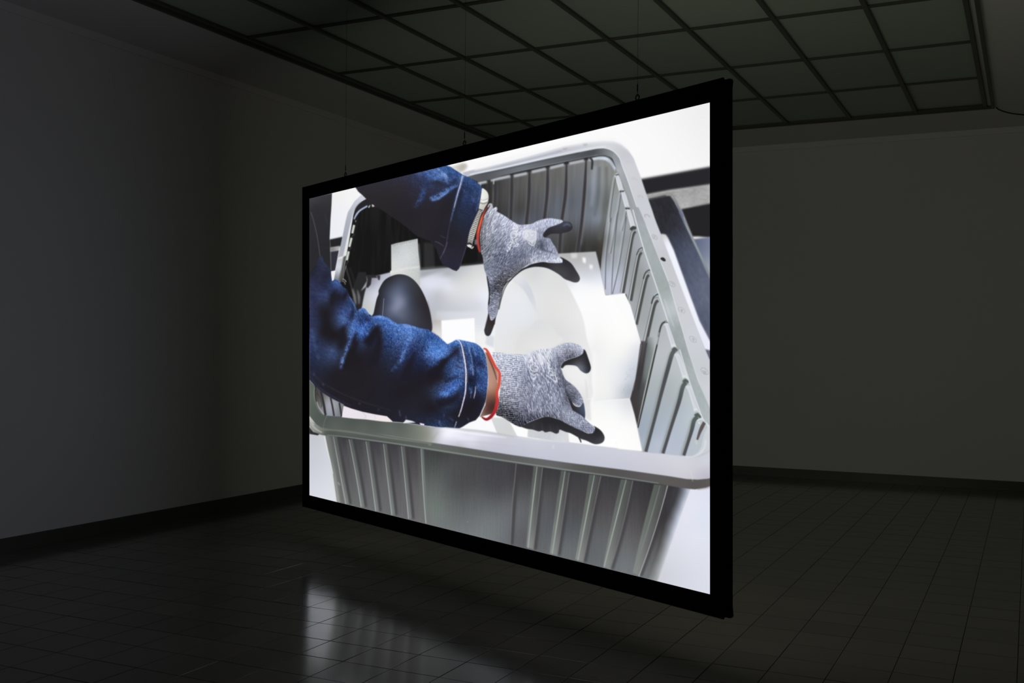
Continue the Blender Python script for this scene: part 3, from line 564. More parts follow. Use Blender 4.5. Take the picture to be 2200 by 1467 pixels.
    hm('Q 430,500 480,470 530,500', [4, 7, 4], (62, 104, 170), 1.8, .8); hm('Q 600,1100 640,1130', [4, 6], (78, 118, 180), 2, .7)
    hm('Q 330,640 350,760', [4, 7], (60, 84, 136), 2.4, .7); hm('E 260,520 300,620', [5, 10], (60, 86, 132), 2.8, .7)
    hm('E 70,330 100,480 140,640', [3, 5, 4], (58, 82, 128), 2, .8)
    hm('Q 850,930 900,905 950,930 1000,1010', [3, 5, 5, 4], (88, 134, 196), 1.2, .85)
    hm('Q 860,1200 900,1290 1000,1290', [5, 9, 5], (66, 114, 184), 2, .8)
    hm('Q 1070,1040 1180,1030 1290,1060 1390,1130 1467,1170', [3, 5, 5, 4, 3], (96, 142, 202), 1.2, .8)
    hm('E 800,210 880,240 960,300 1040,330 1100,360', [6, 8, 8, 7], (78, 124, 188), 2.4, .5)
    hm('E 1060,300 1110,380 1080,460 1040,560 1000,680', [4, 9, 9, 8, 6], (88, 134, 198), 2, .85)
    hm('E 990,680 950,730 900,760', [5, 6, 4], (58, 92, 150), 2, .7)
    hm('E 1040,290 1140,310 1240,340', [2.5, 4, 3], (104, 146, 200), 1.1, .7)
    hm('E 1250,590 1330,600 1430,620', [8, 12, 8], (88, 136, 200), 2.4, .7); hm('E 1240,440 1330,470 1420,500', [5, 8, 8], (70, 112, 172), 2.2, .7)
    hm('E 1440,990 1467,1010', [5, 8], (66, 104, 160), 2, .8)
    hm('F 260,560 350,640 450,640 550,580', [6, 12, 12, 7], (86, 138, 204), 2.4, .7); hm('F 560,540 640,500 690,510', [4, 7, 4], (78, 128, 192), 1.7, .8)
    hm('F 230,770 330,810 420,790', [6, 8, 5], (52, 86, 136), 2, .7)
    hm('F 590,910 680,890 770,900', [3, 6, 5], (84, 124, 180), 1.8, .7); hm('F 420,1220 500,1240 580,1190 680,1120 770,1060', [4, 8, 9, 8, 6], (74, 122, 190), 1.8, .9)
    hm('F 720,560 745,700 775,850', [3, 4, 5], (96, 134, 184), 1.6, .6)
    hm('F 850,780 880,850 890,970', [3, 5, 4], (84, 120, 170), 1.3, .8); hm('F 850,1160 880,1180 870,1240', [4, 5, 3], (84, 122, 176), 1.3, .8)
    hm('F 860,520 900,560 960,700', [3, 4, 3], (80, 116, 168), 1.3, .7); hm('F 920,800 960,900 1030,980', [3, 5, 3], (66, 102, 156), 1.8, .7)
    hm('F 980,600 1050,700 1090,830', [3, 6, 4], (66, 100, 150), 1.7, .7); hm('F 970,1060 1010,1170 1080,1160', [4, 9, 7], (64, 100, 158), 2, .7)
    hm('F 840,1040 900,1050', [8, 4], (34, 34, 40), 1.6, .9); hm('F 960,760 1010,820 1060,860', [3, 6, 5], (36, 42, 64), 1.6, .8)
    # seams of the cuff
    hm('F 820,500 850,620 880,720 900,860 905,980', [1.2, 1.6, 1.8, 1.6, 1.4], (120, 148, 184), .6, .7)
    hm('F 880,560 900,700 930,800 940,950 930,1080 905,1300', [1, 2, 2.4, 2.4, 2.4, 2], (34, 40, 58), .8, .8)
    hm('F 940,1130 938,1200 915,1310', [1, 2.6, 1], (168, 180, 198), .5, .9); hm('F 885,1180 870,1300', [1, 1.6], (96, 118, 148), .7, .7)
    hm('F 740,500 770,600 800,740 815,880', [2, 2.8, 3, 3], (38, 44, 62), .7, .8)
    hm('F 670,465 715,490 745,560 770,680 795,830 805,950 803,1080 795,1220 770,1330 735,1467 R 690,940', [1.4, 2.2, 2.6, 2.8, 2.8, 2.8, 2.6, 2.6, 2.4, 2.2, 1.6], (206, 214, 222), .45, 1)
    hm('R 655,1020 640,1070 615,1140', [1.4, 1.8, 1], (150, 165, 180), .5, .9)
    q = smooth(pts('F 745,500 775,600 800,740 820,880 825,1000 822,1080'), False, 10)
    for k in range(0, len(q)-1, 2): line([q[k], q[k]+[.3, 1.3]], 1.1, (186, 186, 160), f=.3, op=.75, sm=False)
    q = smooth(pts('F 1060,620 1095,760 1110,900 1120,1000 1118,1120'), False, 10)
    for k in range(0, len(q)-1, 3): line([q[k]-[.9, 0], q[k]+[-.5, 1.1]], 1, (186, 196, 210), f=.3, op=.55, sm=False)
    hm('F 1112,1050 1115,1150 1098,1300 1050,1450 R 1130,760 1065,915', [.8, 1.2, 1.2, 1.2, 1], (160, 164, 172), .4, .7)
    # hem stitching along the underside
    hm('E 60,780 200,900 400,1010 600,1090 900,1180', [1, 1.6, 1.6, 1], (62, 66, 84), 1, .5); hm('E 50,840 180,970 330,1060 480,1130', [2, 3.5, 3, 2], (50, 60, 90), 1.4, .7)
    for a in ['E 570,1100 575,1120', 'E 770,1165 775,1180', 'E 990,1180 1000,1240', 'E 1060,1240 1060,1280', 'E 180,900 200,920', 'E 90,790 100,810', 'R 350,1000 370,1060', 'R 370,1090 400,1110', 'R 420,890 450,930', 'R 540,960 600,1010', 'R 850,960 870,1000', 'E 1400,1280 1420,1310']:
        hm(a, 2.2, (78, 92, 122), 1, .7)
    fill('R 8,1045 90,1065 90,1090 20,1078', (226, 226, 240), f=.4)
    texmul(LM, lambda X, Y: (streak(X, Y, 82, 3.4, 1.1)*.8 + streak(X, Y, 12, 3, .9, 3)*.5 + streak(X, Y, 45, 1.4, 1.4, 5)*.4)*np.clip((X-690)/90, .25, 1), 22)
    texmul(LM, lambda X, Y: streak(X, Y, 20, 7, 3, 9), 9)
    texmul(LM*np.clip((gx-745)/70, 0, 1), lambda X, Y: np.clip(streak(X, Y, 70, 1.9, 1.1, 23)*1.7-.5, 0, 1.5), 26)
    contrast(LM, .16, 78); desat(LM, .10); IMG[..., 1] *= 1-.045*LM; IMG[..., 0] *= 1+.03*LM; desat(LM*np.clip((775-gx)/70, 0, 1), .22)
    # wrist
    fill('F 1070,640 1105,650 1190,810 1262,930 1290,1080 1268,1200 1255,1340 I 182,830 142,920 30,950 0,960 60,830 90,600 F 1122,1000 1110,830 1090,700', 'F 1110,760,176,140,124 1130,850,178,142,126 1150,1000,186,146,128 1200,1050,182,142,122 1160,1150,184,142,122 1200,1200,160,116,94 1150,1270,132,92,76 1180,1330,96,66,58 1130,1400,86,58,52 1220,1120,170,128,108 R 1200,800,84,56,50 1250,740,72,48,44 1130,880,110,80,70 1100,910,140,120,110', f=.45)
    line('F 1100,650 1160,790 1210,920 1245,1040', [2, 3.5, 3, 1.5], (104, 66, 54), f=.7)
    line('R 1090,915 1130,860 1180,760', 1.2, (128, 108, 100), f=.6, op=.7)

    # ================= gloves
    def knit(X, Y, a, l=4.5, w=.95, s=0):
        l *= .85
        t = streak(X, Y, a, l, w, s) + .6*streak(X, Y, a+4, l*.5, w*.8, s+2)
        m = .55*vn(X/6+s, Y/6) + .45*vn(X/2.6+5, Y/2.6+s)
        return np.tanh(t*1.25)*(.85+.5*m) + .35*m
    # upper glove, dark palm first
    fill(smooth(pts('G 870,390 900,340 960,300 1040,275 1090,240 1130,238 1175,250 1198,285 1195,325 1150,355 1060,375 960,380 905,412 885,415'), n=4), 'G 1100,270,66,70,84 1150,265,60,64,76 1080,300,58,58,66 1000,330,56,55,60 900,380,46,45,50 1180,310,48,48,56 1050,360,52,52,58 950,330,48,48,54', f=.5)
    line('G 1095,290 1140,268 1180,290', [2, 3, 2], (118, 126, 150), f=1.2, op=.7)
    fill(smooth(pts('G 470,930 520,870 600,790 680,750 740,720 860,695 950,705 1085,700 1060,640 1130,670 1190,715 1240,790 1275,850 1283,890 1262,920 1220,925 1160,905 1110,885 1040,830 930,770 830,750 740,755 640,790 550,860 500,910'), n=4), 'G 1000,740,62,61,66 1100,800,68,68,72 1200,860,60,60,64 1120,720,50,50,54 1240,900,74,74,78 900,715,42,42,46 700,760,40,42,48 520,880,38,40,46', f=.45)
    fill(smooth(pts('G 205,1467 240,1340 262,1200 250,1180 262,1050 240,860 300,760 440,900 500,890 470,920 420,1000 395,1110 365,1230 335,1340 320,1467 F 1215,240 1180,330 1150,395 1115,412 1080,390 1065,320 1085,240 1115,100'), n=4), 'G 260,1400,54,48,50 300,1450,50,44,46 F 1150,300,58,56,60 1110,380,54,52,56', f=.4)
    UG = smooth(pts('G 268,75 275,40 295,45 300,90 340,75 358,100 350,125 420,165 480,205 540,245 600,275 660,275 740,265 800,235 880,210 960,203 1040,215 1085,225 1085,250 1000,285 930,310 890,350 868,385 880,420 945,430 975,480 1010,530 1040,600 1050,640 1085,665 1080,700 1010,705 940,700 860,690 780,705 700,725 640,765 560,840 500,880 465,905 430,960 400,1080 385,1120 370,1200 350,1290 310,1345 280,1350 262,1290 248,1240 250,1190 270,1150 265,1060 250,950 232,850 205,760 190,640 170,585 165,500 160,400 180,280 215,160'), n=4)
    fill(UG, 'G 280,100,182,184,196 330,120,190,192,206 200,300,170,172,182 180,450,150,152,160 400,200,186,189,205 500,250,188,191,208 300,300,162,165,178 450,350,164,168,184 600,330,188,190,206 700,300,186,189,205 850,240,184,188,206 950,230,182,188,208 1050,240,196,202,216 880,300,168,172,190 840,360,160,163,180 300,450,142,146,160 400,500,138,142,158 550,450,164,167,184 700,550,142,146,162 600,600,124,128,144 400,650,118,122,138 500,700,122,126,142 300,600,130,134,148 230,600,126,130,140 250,750,134,138,152 350,750,120,124,140 450,800,112,114,126 560,800,116,118,126 650,720,124,126,138 300,880,134,138,152 400,900,98,98,104 350,950,92,92,100 320,1050,108,110,122 310,1120,144,148,162 300,1200,128,130,146 300,1300,160,164,180 350,1150,150,153,168 800,450,150,154,170 820,520,104,108,120 860,500,88,92,104 900,470,146,150,168 960,520,150,154,172 1010,570,152,156,174 850,560,150,154,170 900,620,162,166,184 1000,650,186,190,206 1060,680,196,199,212 800,640,158,162,178 740,600,150,154,170 780,690,172,174,186', f=.45, pw=3)
    GM = full(mask(UG, .35))
    z1 = full(mask(pts('G 0,0 760,150 620,700 250,800 0,600'), 9)); z2 = full(mask(pts('G 150,740 620,740 460,1000 300,1400 150,1400'), 9)); z3 = full(mask(pts('G 620,100 1300,100 1300,480 880,500 760,420'), 8)); z4 = full(mask(pts('G 560,560 800,430 1200,430 1200,740 620,800'), 8))
    rest = GM*np.clip(z1+z2+z3+z4, 1, 9)
    texmul(GM*z1/np.maximum(z1+z2+z3+z4, 1), lambda X, Y: knit(X, Y, -55, 6, .95), 40, False)
    texmul(GM*z2/np.maximum(z1+z2+z3+z4, 1), lambda X, Y: knit(X, Y, 15, 4, 1.05, 3), 42, False)
    texmul(GM*z3/np.maximum(z1+z2+z3+z4, 1), lambda X, Y: knit(X, Y, 105, 6, 1.1, 5), 32, False)
    texmul(GM*z4/np.maximum(z1+z2+z3+z4, 1), lambda X, Y: knit(X, Y, 100, 5, 1.1, 7), 36, False)
    for a in ['G 290,80 250,180 220,300 205,420', 'G 330,110 285,220 255,340', 'G 370,180 330,300', 'G 262,120 225,220 205,330', 'G 420,190 350,310', 'G 230,330 215,450 210,540']:
        line(a, [1, 2.2, 1], (92, 95, 106), f=.7, op=.55, clip=GM)
    line('G 210,200 185,320 175,450 185,560', [2, 3, 3.5, 3], (78, 84, 84), f=.8, op=.7, clip=GM, tex=lambda X, Y: streak(X, Y, 10, 2, 1.2)*40)
    line('G 840,440 850,520 880,560 960,585 1040,620', [2, 4, 4, 2, 1], (86, 90, 104), f=1.2, op=.8, clip=GM)
    line('G 240,860 262,980 265,1080 258,1170', 1.6, (44, 44, 50), f=.6)
    line('G 500,895 440,990 400,1110 372,1230', 2, (44, 44, 48), f=.6, op=.8)
    for k in range(16): # stitch ends at the edge of the dip
        t = k/15.; x = 740+340*t; y = 712-20*math.sin(t*3)
        line('G %f,%f %f,%f' % (x, y-26, x+4, y-4), 1.5, (228, 230, 238), f=.5, op=.55)
    contrast(GM, .22, 168)
    # white print on the upper glove
    WP = (236, 238, 244)
    fill('G 640,345 700,325 795,348 800,420 780,450 750,500 735,480 640,425', WP, f=1, op=.72, clip=GM)
    for a in ['G 700,360 720,400 690,430', 'G 735,380 770,370 760,410 725,420', 'G 700,440 740,440 780,420', 'G 660,360 655,410']: line(a, 1.4, (176, 180, 194), f=.5, op=.8)
    line('G 700,475 740,505 770,500 790,430', 1.6, WP, f=.4)
    for a in ['G 545,350 515,365 505,400 525,425 560,415 575,385 565,355 545,350', 'G 528,378 555,372 560,400', 'G 545,290 580,290 575,320', 'G 605,360 600,400', 'G 590,430 555,445 570,480', 'G 560,500 590,490 575,525', 'G 505,435 530,450 515,475', 'G 495,470 525,480 500,505', 'G 490,500 510,510 495,540', 'G 470,525 500,545 480,555', 'G 540,460 545,500', 'G 545,515 575,520']:
        line(a, 2, WP, f=.5, op=.9)
    fill(smooth(pts('G 458,565 470,558 478,575 465,582')), WP, f=.5)
    fill('G 535,270 590,280 600,330 540,330', WP, f=1.4, op=.4, clip=GM)
    # red cuff cord, upper
    line('G 262,60 230,95 205,140 185,190 165,260 145,330 135,400 135,470 145,530 160,585', [2.2, 3, 4, 5, 5.6, 6.2, 6.4, 6, 5.4, 4], 'G 240,80,126,62,62 200,140,150,60,54 180,200,226,92,60 165,260,212,80,56 140,350,196,70,54 135,450,184,66,58 150,540,170,58,52', f=.45)
    line('G 178,190 155,280 135,370', 1.4, (232, 120, 88), f=.6, op=.7)
    line('G 250,80 262,50 285,45 298,85', [2, 3, 3, 3], (186, 188, 196), f=.6)
    fill('G 100,440 130,445 128,500 98,500', (128, 122, 134), f=.8, op=.8)
    # ---- lower glove
    DK = 'I 850,430 880,380 940,350 1020,325 1080,290 1085,250 1110,260 1140,340 1165,420 1165,460 1145,490 1110,498 1060,470 1020,425 960,412 900,415 870,445'
    fill(smooth(pts(DK), n=4), 'I 1000,360,52,51,55 1080,320,50,50,54 1110,400,54,54,60 1140,460,50,50,58 1070,450,110,116,128 1040,420,100,104,114 930,390,46,46,50 1100,470,72,76,86', f=.45)
    fill(smooth(pts('I 905,700 960,760 985,830 1050,850 1085,800 1100,850 1108,930 1100,980 1080,960 1040,960 980,910 940,800'), n=4), 'I 1000,860,50,50,56 1060,880,70,76,92 1090,900,70,80,108 950,780,44,44,50 1050,940,50,52,60', f=.45)
    fill(smooth(pts('I 420,1055 500,1020 600,980 700,950 780,965 860,990 950,1020 1060,1090 1150,1130 1210,1080 1195,1050 1250,1080 1290,1120 1312,1170 1300,1215 1260,1238 1200,1240 1120,1205 1060,1185 960,1130 900,1112 840,1090 830,1120 800,1132 745,1110 690,1118 660,1100 620,1108 560,1090 500,1082 440,1062'), n=4), 'I 600,1040,50,49,53 700,1040,44,43,47 850,1050,44,43,47 1000,1100,48,47,51 1150,1180,54,53,57 1250,1150,46,46,50 1280,1190,66,66,72 750,1100,56,55,60', f=.45)
    for a in ['I 560,1030 570,1085', 'I 650,1020 665,1095', 'I 730,1030 750,1105', 'I 820,1040 825,1110']: line(a, [1, 2.5], (70, 69, 74), f=1, op=.6)
    LG = smooth(pts('I 125,285 180,275 300,295 400,298 480,300 560,270 640,245 720,240 780,230 830,200 900,178 970,178 1040,200 1080,235 1090,270 1060,305 1000,330 920,355 880,380 850,430 862,470 900,560 950,600 1010,650 1060,720 1090,790 1060,835 1020,840 985,810 930,760 945,810 975,880 1010,905 1080,950 1140,1010 1190,1050 1208,1090 1180,1130 1120,1120 1020,1080 900,1020 850,990 800,975 740,955 660,960 600,980 520,1010 440,1058 380,1045 320,1010 240,960 170,930 190,830 210,700 220,560 215,490 180,420 150,350'), n=4)
    fill(LG, 'I 150,300,196,199,214 250,330,190,194,210 350,340,186,190,206 450,340,186,190,205 600,290,196,199,212 720,270,190,194,208 230,450,184,187,200 330,450,176,180,196 250,600,176,178,190 350,600,172,175,190 300,700,158,160,174 220,800,132,134,142 350,800,140,142,154 250,880,92,92,98 350,900,96,98,108 400,980,84,86,94 330,980,80,80,88 480,900,124,126,140 500,1000,84,86,96 500,500,150,153,170 450,650,150,153,168 600,600,146,149,166 700,500,152,156,172 600,750,148,151,168 700,800,146,149,166 650,900,140,143,158 800,850,146,149,166 800,700,150,153,170 780,600,142,145,162 850,700,140,143,160 700,950,110,112,124 560,970,100,102,114 850,300,166,169,184 950,220,166,170,184 900,330,118,120,132 1000,250,156,159,174 1050,270,176,180,196 980,320,104,106,116 830,350,140,143,160 870,500,128,131,146 900,600,110,113,126 950,660,132,136,150 1010,700,130,133,148 960,740,92,94,104 1050,780,152,156,172 1020,820,130,134,150 900,780,116,118,132 930,850,136,139,155 880,900,158,162,178 960,960,164,168,184 1050,1020,150,153,170 1150,1070,150,153,170 1180,1100,150,153,170 1000,1060,140,143,158 860,960,140,143,158', f=.4, pw=3)
    GL = full(mask(LG, .35))
    zc = full(mask(pts('I 80,200 450,250 480,700 420,1000 300,1100 100,1000'), 7)); zf = full(mask(pts('I 800,150 1200,150 1200,480 860,460 780,350'), 6)); zm = full(mask(pts('I 870,480 1150,600 1150,860 900,840'), 5)); zt = full(mask(pts('I 860,860 1000,860 1300,1080 1200,1180 850,1020'), 5))
    zb = np.clip(1-zc-zf-zm-zt, 0, 1)
    texmul(GL*zb, lambda X, Y: knit(X, Y, 74, 7, .95, 1), 50, False)
    def rib(X, Y):
        th = math.radians(4); u = X*math.cos(th)+Y*math.sin(th); v = -X*math.sin(th)+Y*math.cos(th)
        v = v + .9*np.sin(u*.09) + .5*streak(X, Y, 0, 12, 12); u = u + .6*streak(X, Y, 90, 9, 9, 3)
        r = np.cos(u*2*math.pi/3.5)*.75 + np.cos(v*2*math.pi/4.3)*.75
        return np.tanh(r*.95 + 1.1*streak(X, Y, 0, 3.2, 1.5, 6) + .7*streak(X, Y, 86, 4, 1.3, 7))
    texmul(GL*zc, rib, 46, False)
    texmul(GL*zf, lambda X, Y: knit(X, Y, 82, 3.6, .9, 8)*.8 + .3*rib(X, Y), 40, False)
    texmul(GL*zm, lambda X, Y: knit(X, Y, 20, 3.6, .9, 11), 36, False)
    texmul(GL*zt, lambda X, Y: knit(X, Y, 75, 3.2, .9, 13)*.8 + .3*rib(X, Y), 44, False)
    contrast(GL, .2, 172)
    line('I 800,270 830,360 850,470 870,560 900,660 950,760 985,880', [1.5, 3, 3, 3, 4, 4, 2], (70, 72, 82), f=1.2, op=.7, clip=GL)
    line('I 850,880 855,940 870,1000', [2, 2.5, 2], (90, 92, 104), f=.9, op=.7, clip=GL)
    line('I 900,680 950,780 1000,850', 2.5, (48, 48, 54), f=.9, op=.7)
    fill('I 170,280 480,300 620,250 780,232 770,250 600,290 450,330 200,310', (214, 217, 228), f=1.6, op=.4, clip=GL)
    # white print on the lower glove
    fill('I 585,290 640,285 690,350 670,420 620,400', WP, f=1.2, op=.6, clip=GL); fill('I 660,270 730,265 760,330 700,340', WP, f=1.4, op=.4, clip=GL)
    for a in ['I 480,320 500,355', 'I 500,330 545,335 550,375 510,380', 'I 545,330 560,380 590,390', 'I 560,400 530,430 545,470 590,480', 'I 575,420 610,430 600,480', 'I 540,490 560,520 600,500', 'I 545,530 560,560 590,540', 'I 600,500 620,520', 'I 620,300 640,350', 'I 660,320 700,370 730,440 730,480', 'I 690,300 740,390', 'I 700,390 735,400 720,440 760,450', 'I 720,500 740,470 770,500 760,520', 'I 705,520 760,560 808,590 800,540 790,480', 'I 740,520 790,520', 'I 700,290 720,310 700,330', 'I 600,420 620,450']:
        line(a, 1.9, WP, f=.45, op=.9, clip=GL)
    # red cuff cord, lower
    line('I 38,240 65,245 95,290 130,360 165,430 195,470 208,510 208,580 200,640 180,690 182,740 185,790 165,880 130,940 90,975 60,980 20,955', [2.5, 5, 5.5, 5.5, 5.5, 5.5, 6, 5.6, 5, 5, 6, 7, 7, 7, 7, 6, 2.5], 'I 50,245,196,62,54 90,290,206,72,60 150,400,206,72,60 200,500,214,82,68 205,600,216,84,70 180,690,214,80,68 180,760,204,58,56 160,880,178,44,48 110,960,150,34,40 40,965,140,34,38', f=.45)
    line('I 60,245 95,285 140,365 185,445', 1.3, (228, 112, 96), f=.6, op=.6)
    line('I 188,480 190,540 186,600', 1.2, (232, 190, 180), f=.4, op=.8)
    # ================= front rim and front wall of the bin
    FW = 'K 200,355 295,770 340,1090 600,1200 1467,1500 M 870,1300 1182,455 1000,380 L 0,300'
    fill(FW, 'K 240,450,118,122,118 350,420,66,65,68 420,500,72,71,74 450,700,84,83,86 530,440,70,70,73 600,600,80,80,82 640,900,98,98,100 700,460,66,66,70 780,600,80,79,82 820,900,98,98,100 950,520,66,65,70 970,800,88,87,90 1000,1100,100,100,102 1150,520,68,66,70 1160,800,84,82,84 1180,1150,104,102,104 480,1000,100,102,102 420,1050,110,112,110 L 30,450,72,78,76 100,400,66,68,68 30,700,98,104,102 30,950,112,120,116 200,450,76,77,79 400,500,74,74,77 300,700,78,78,80 600,550,72,72,76 500,800,88,90,92 700,750,76,76,80 800,550,70,70,74 700,1000,108,112,114 300,1000,102,106,108 600,1200,118,123,126 820,900,98,100,104 800,1200,108,112,116 950,600,66,64,68 1000,700,74,74,76 980,900,96,98,102 950,1250,94,94,98 1250,600,64,63,66 1230,800,82,82,84 1200,1000,90,92,96 1180,1300,98,100,104 M 180,400,66,65,68 170,600,76,74,76 100,800,86,90,94 70,1000,104,108,110 450,420,64,63,65 420,650,80,78,80 330,900,96,98,102 320,1100,100,104,106 700,480,62,61,64 700,650,74,72,74 600,900,98,98,100 580,1130,112,116,120 780,450,58,56,60 1020,480,56,54,58 950,700,56,53,56 870,950,86,84,86 800,1200,110,112,114 1080,520,70,72,76 1010,650,62,62,66', f=.5, pw=3.2, tex=lambda X, Y: streak(X, Y, 91, 40, 1.4)*2.2 + streak(X, Y, 0, 1.6, 1.3, 8)*2)
    FM = full(mask(pts(FW), .4))
    # rounded corners of the bin
    fill('M 1070,440 1188,455 1095,715 1005,975 888,1300 790,1290 890,1000 970,720', 'M 1075,480,66,66,70 1120,480,112,118,128 1150,480,170,176,192 1178,480,212,216,230 1030,600,64,63,66 1080,600,118,124,136 1108,600,176,182,198 1132,600,214,218,232 970,720,62,60,62 1020,720,98,102,110 1055,720,164,170,186 1088,720,212,216,230 935,850,74,73,75 985,850,116,120,126 1015,850,170,175,188 1042,850,212,215,228 900,980,82,81,82 940,980,120,124,126 972,980,166,170,178 1000,980,208,210,222 860,1100,98,99,100 905,1100,130,134,134 935,1100,168,172,176 958,1100,202,205,214 830,1200,112,114,114 865,1220,134,138,138 900,1220,168,172,174 918,1220,196,198,204', f=.9)
    line('K 222,365 262,560 310,800 345,1080', [9, 10, 10, 11], 'K 230,450,116,120,116 270,600,120,124,120 310,800,138,142,138 345,1040,150,154,150', f=1.8, clip=FM)
    line('K 262,400 300,600 345,800 385,1060', [4, 5, 6, 7], (104, 110, 108), f=2, op=.7, clip=FM)
    line('K 203,365 235,520 268,660 292,770', [3, 3, 2.6, 1.5], 224, f=.6)
    line('K 345,860 365,890', 2.4, 178, f=.8)
    def q2(p):
        y = np.linspace(p[0, 1], p[-1, 1], 7); return np.stack([np.polyval(np.polyfit(p[:, 1], p[:, 0], 2), y), y], 1)
    for i, a in enumerate(['K 298,378 322,520 345,640 385,850 428,1090', 'K 463,408 490,560 520,690 555,900 590,1120', 'K 640,430 662,590 690,760 715,950 742,1165', 'K 822,455 848,650 870,850 890,1030 912,1205', 'K 1012,480 1028,640 1045,800 1065,1000 1087,1245', 'K 1218,505 1228,700 1240,900 1253,1080 1270,1290']):
        q = q2(pts(a))
        if i < 5:
            r = q.copy(); r[:, 0] += 4.2; line(r, [6.5, 7.5, 7.5, 7], ' '.join('%f,%f,%d,%d,%d' % (x, y, c-4, c, c-2) for (x, y), c in zip(r[::2], (92, 102, 114, 126))), f=.9, clip=FM)
            r[:, 0] += 6.2; line(r, [4, 6, 6, 5], (62, 60, 63), f=1.6, op=.8, clip=FM)
        else:
            r = q.copy(); r[:, 0] += 3; line(r, [4, 5, 5, 4], (112, 120, 116), f=1.2, clip=FM)
        r = q.copy(); r[:, 0] -= 5; line(r, [3, 5, 6, 6], (104, 104, 106), f=1.8, op=.5, clip=FM)
        line(q, 1.7, ' '.join('%f,%f,%d,%d,%d' % (x, y, c-6, c, c-4) for (x, y), c in zip(q[::2], (150, 170, 175, 182))), f=.4, clip=FM)
    line('L 922,465 905,650 880,900 858,1320', 1.3, (128, 124, 124), f=.45, clip=FM)
    q = pts('L 945,470 930,650 905,900 880,1320'); line(q, [5, 7, 6], (64, 62, 64), f=1.6, op=.8, clip=FM)
    for lf, md, rt in [('L 1105,492 1090,650 1070,850 1030,1345', 'L 1140,495 1115,750 1085,950 1048,1355', 'L 1198,508 1178,700 1150,920 1102,1370'),
                       ('L 1395,540 1360,780 1330,980 1275,1410', 'L 1435,545 1400,780 1375,930 1300,1420', 'L 1480,560 1450,780 1410,1050 1352,1435'),
                       ('M 275,332 240,560 200,800 148,1095', 'M 320,335 280,560 240,740 172,1108', 'M 378,345 340,540 290,760 220,1120'),
                       ('M 560,375 510,600 465,820 400,1160', 'M 605,378 555,600 500,790 408,1168', 'M 667,388 625,580 570,820 463,1185'),
                       ('M 858,420 800,650 745,860 668,1215', 'M 910,430 850,660 790,850 678,1222', 'M 980,430 920,660 860,850 722,1248')]:
        l, m, r = q2(pts(lf)), q2(pts(md)), q2(pts(rt))
        fill(np.r_[smooth(l, False, 4), smooth(r, False, 4)[::-1]], ' '.join('%f,%f,%d,%d,%d' % (x, y, c-6, c, c-4) for (x, y), c in zip(((l+m)/2)[::2], (92, 106, 124, 142))) + ' ' + ' '.join('%f,%f,%d,%d,%d' % (x, y, c, c-1, c) for (x, y), c in zip((r-[1.5, 0])[::2], (72, 80, 98, 128))), f=.7, clip=FM)
        line(m, [1.2, 2.2, 2, 1.6], (168, 176, 172) if 'M 910' not in md else (124, 130, 128), f=.5, clip=FM)
        line(r, 1.2 if 'M 980' not in rt else 1.6, (142, 140, 140) if 'M 980' not in rt else (212, 212, 214), f=.4, clip=FM)
        q = r.copy(); q[:, 0] += 4.5; line(q, [4, 7, 6], (60, 58, 61), f=1.9, op=.7, clip=FM)
    for k in range(26):
        x = 130+NR.rand()*700; y = 500+NR.rand()*700; line('L %f,%f %f,%f' % (x, y, x-2, y+90*NR.rand()+30), .8, (112, 116, 116), f=.6, op=.18, clip=FM)
    line('L 410,1078 418,1082', 2, 150, f=.5)
    # rim, front: flank, then top face
    FL = 'K 45,190 45,262 80,320 135,352 200,368 300,372 500,396 900,450 L 0,325 500,402 1000,478 1467,545 M 300,325 500,355 1000,435 1180,462 1260,462 1383,430 1383,350 1000,340 L 1000,300 0,240 K 500,300 100,240'
    fill(smooth(pts(FL), n=2), 'K 60,260,150,152,146 130,320,130,134,128 220,340,84,88,84 400,360,86,90,86 700,400,84,88,84 1000,435,88,92,88 1300,470,96,100,96 L 100,300,100,104,100 400,345,92,94,92 800,415,92,93,92 1300,490,100,101,102 M 200,280,88,88,86 500,330,84,82,82 800,375,90,88,88 1100,420,92,88,88 1260,430,88,84,84 1350,410,92,88,88', f=.6)
    line('p 702,934 757,940.5 839,951.5 920,964 1022,980 1124.5,995.5 1220,1009.6 1319,1023.5 1414.7,1038', [1, 2.6, 2.6, 2.6, 1.5], (132, 142, 138), f=.6, op=.9)
    TOP = 'E 45,860 105,925 98,1000 105,1085 140,1170 185,1222 225,1240 380,1250 640,1272 860,1300 1050,1312 1300,1350 L 40,95 180,88 330,106 560,130 700,150 930,180 1150,215 1467,243 I 1467,1288 J 300,1265 620,1303 900,1330 1150,1358 1230,1350 1290,1310 1330,1240 1350,1150 1370,1070 1420,990 1450,960 M 1383,360 1340,370 1250,378 1150,373 p 1438,1023 1343,1009.5 1220,994 1104,978 1002,962 900,946.5 839,936.5 757,925 K 250,292 170,285 110,245 45,160'
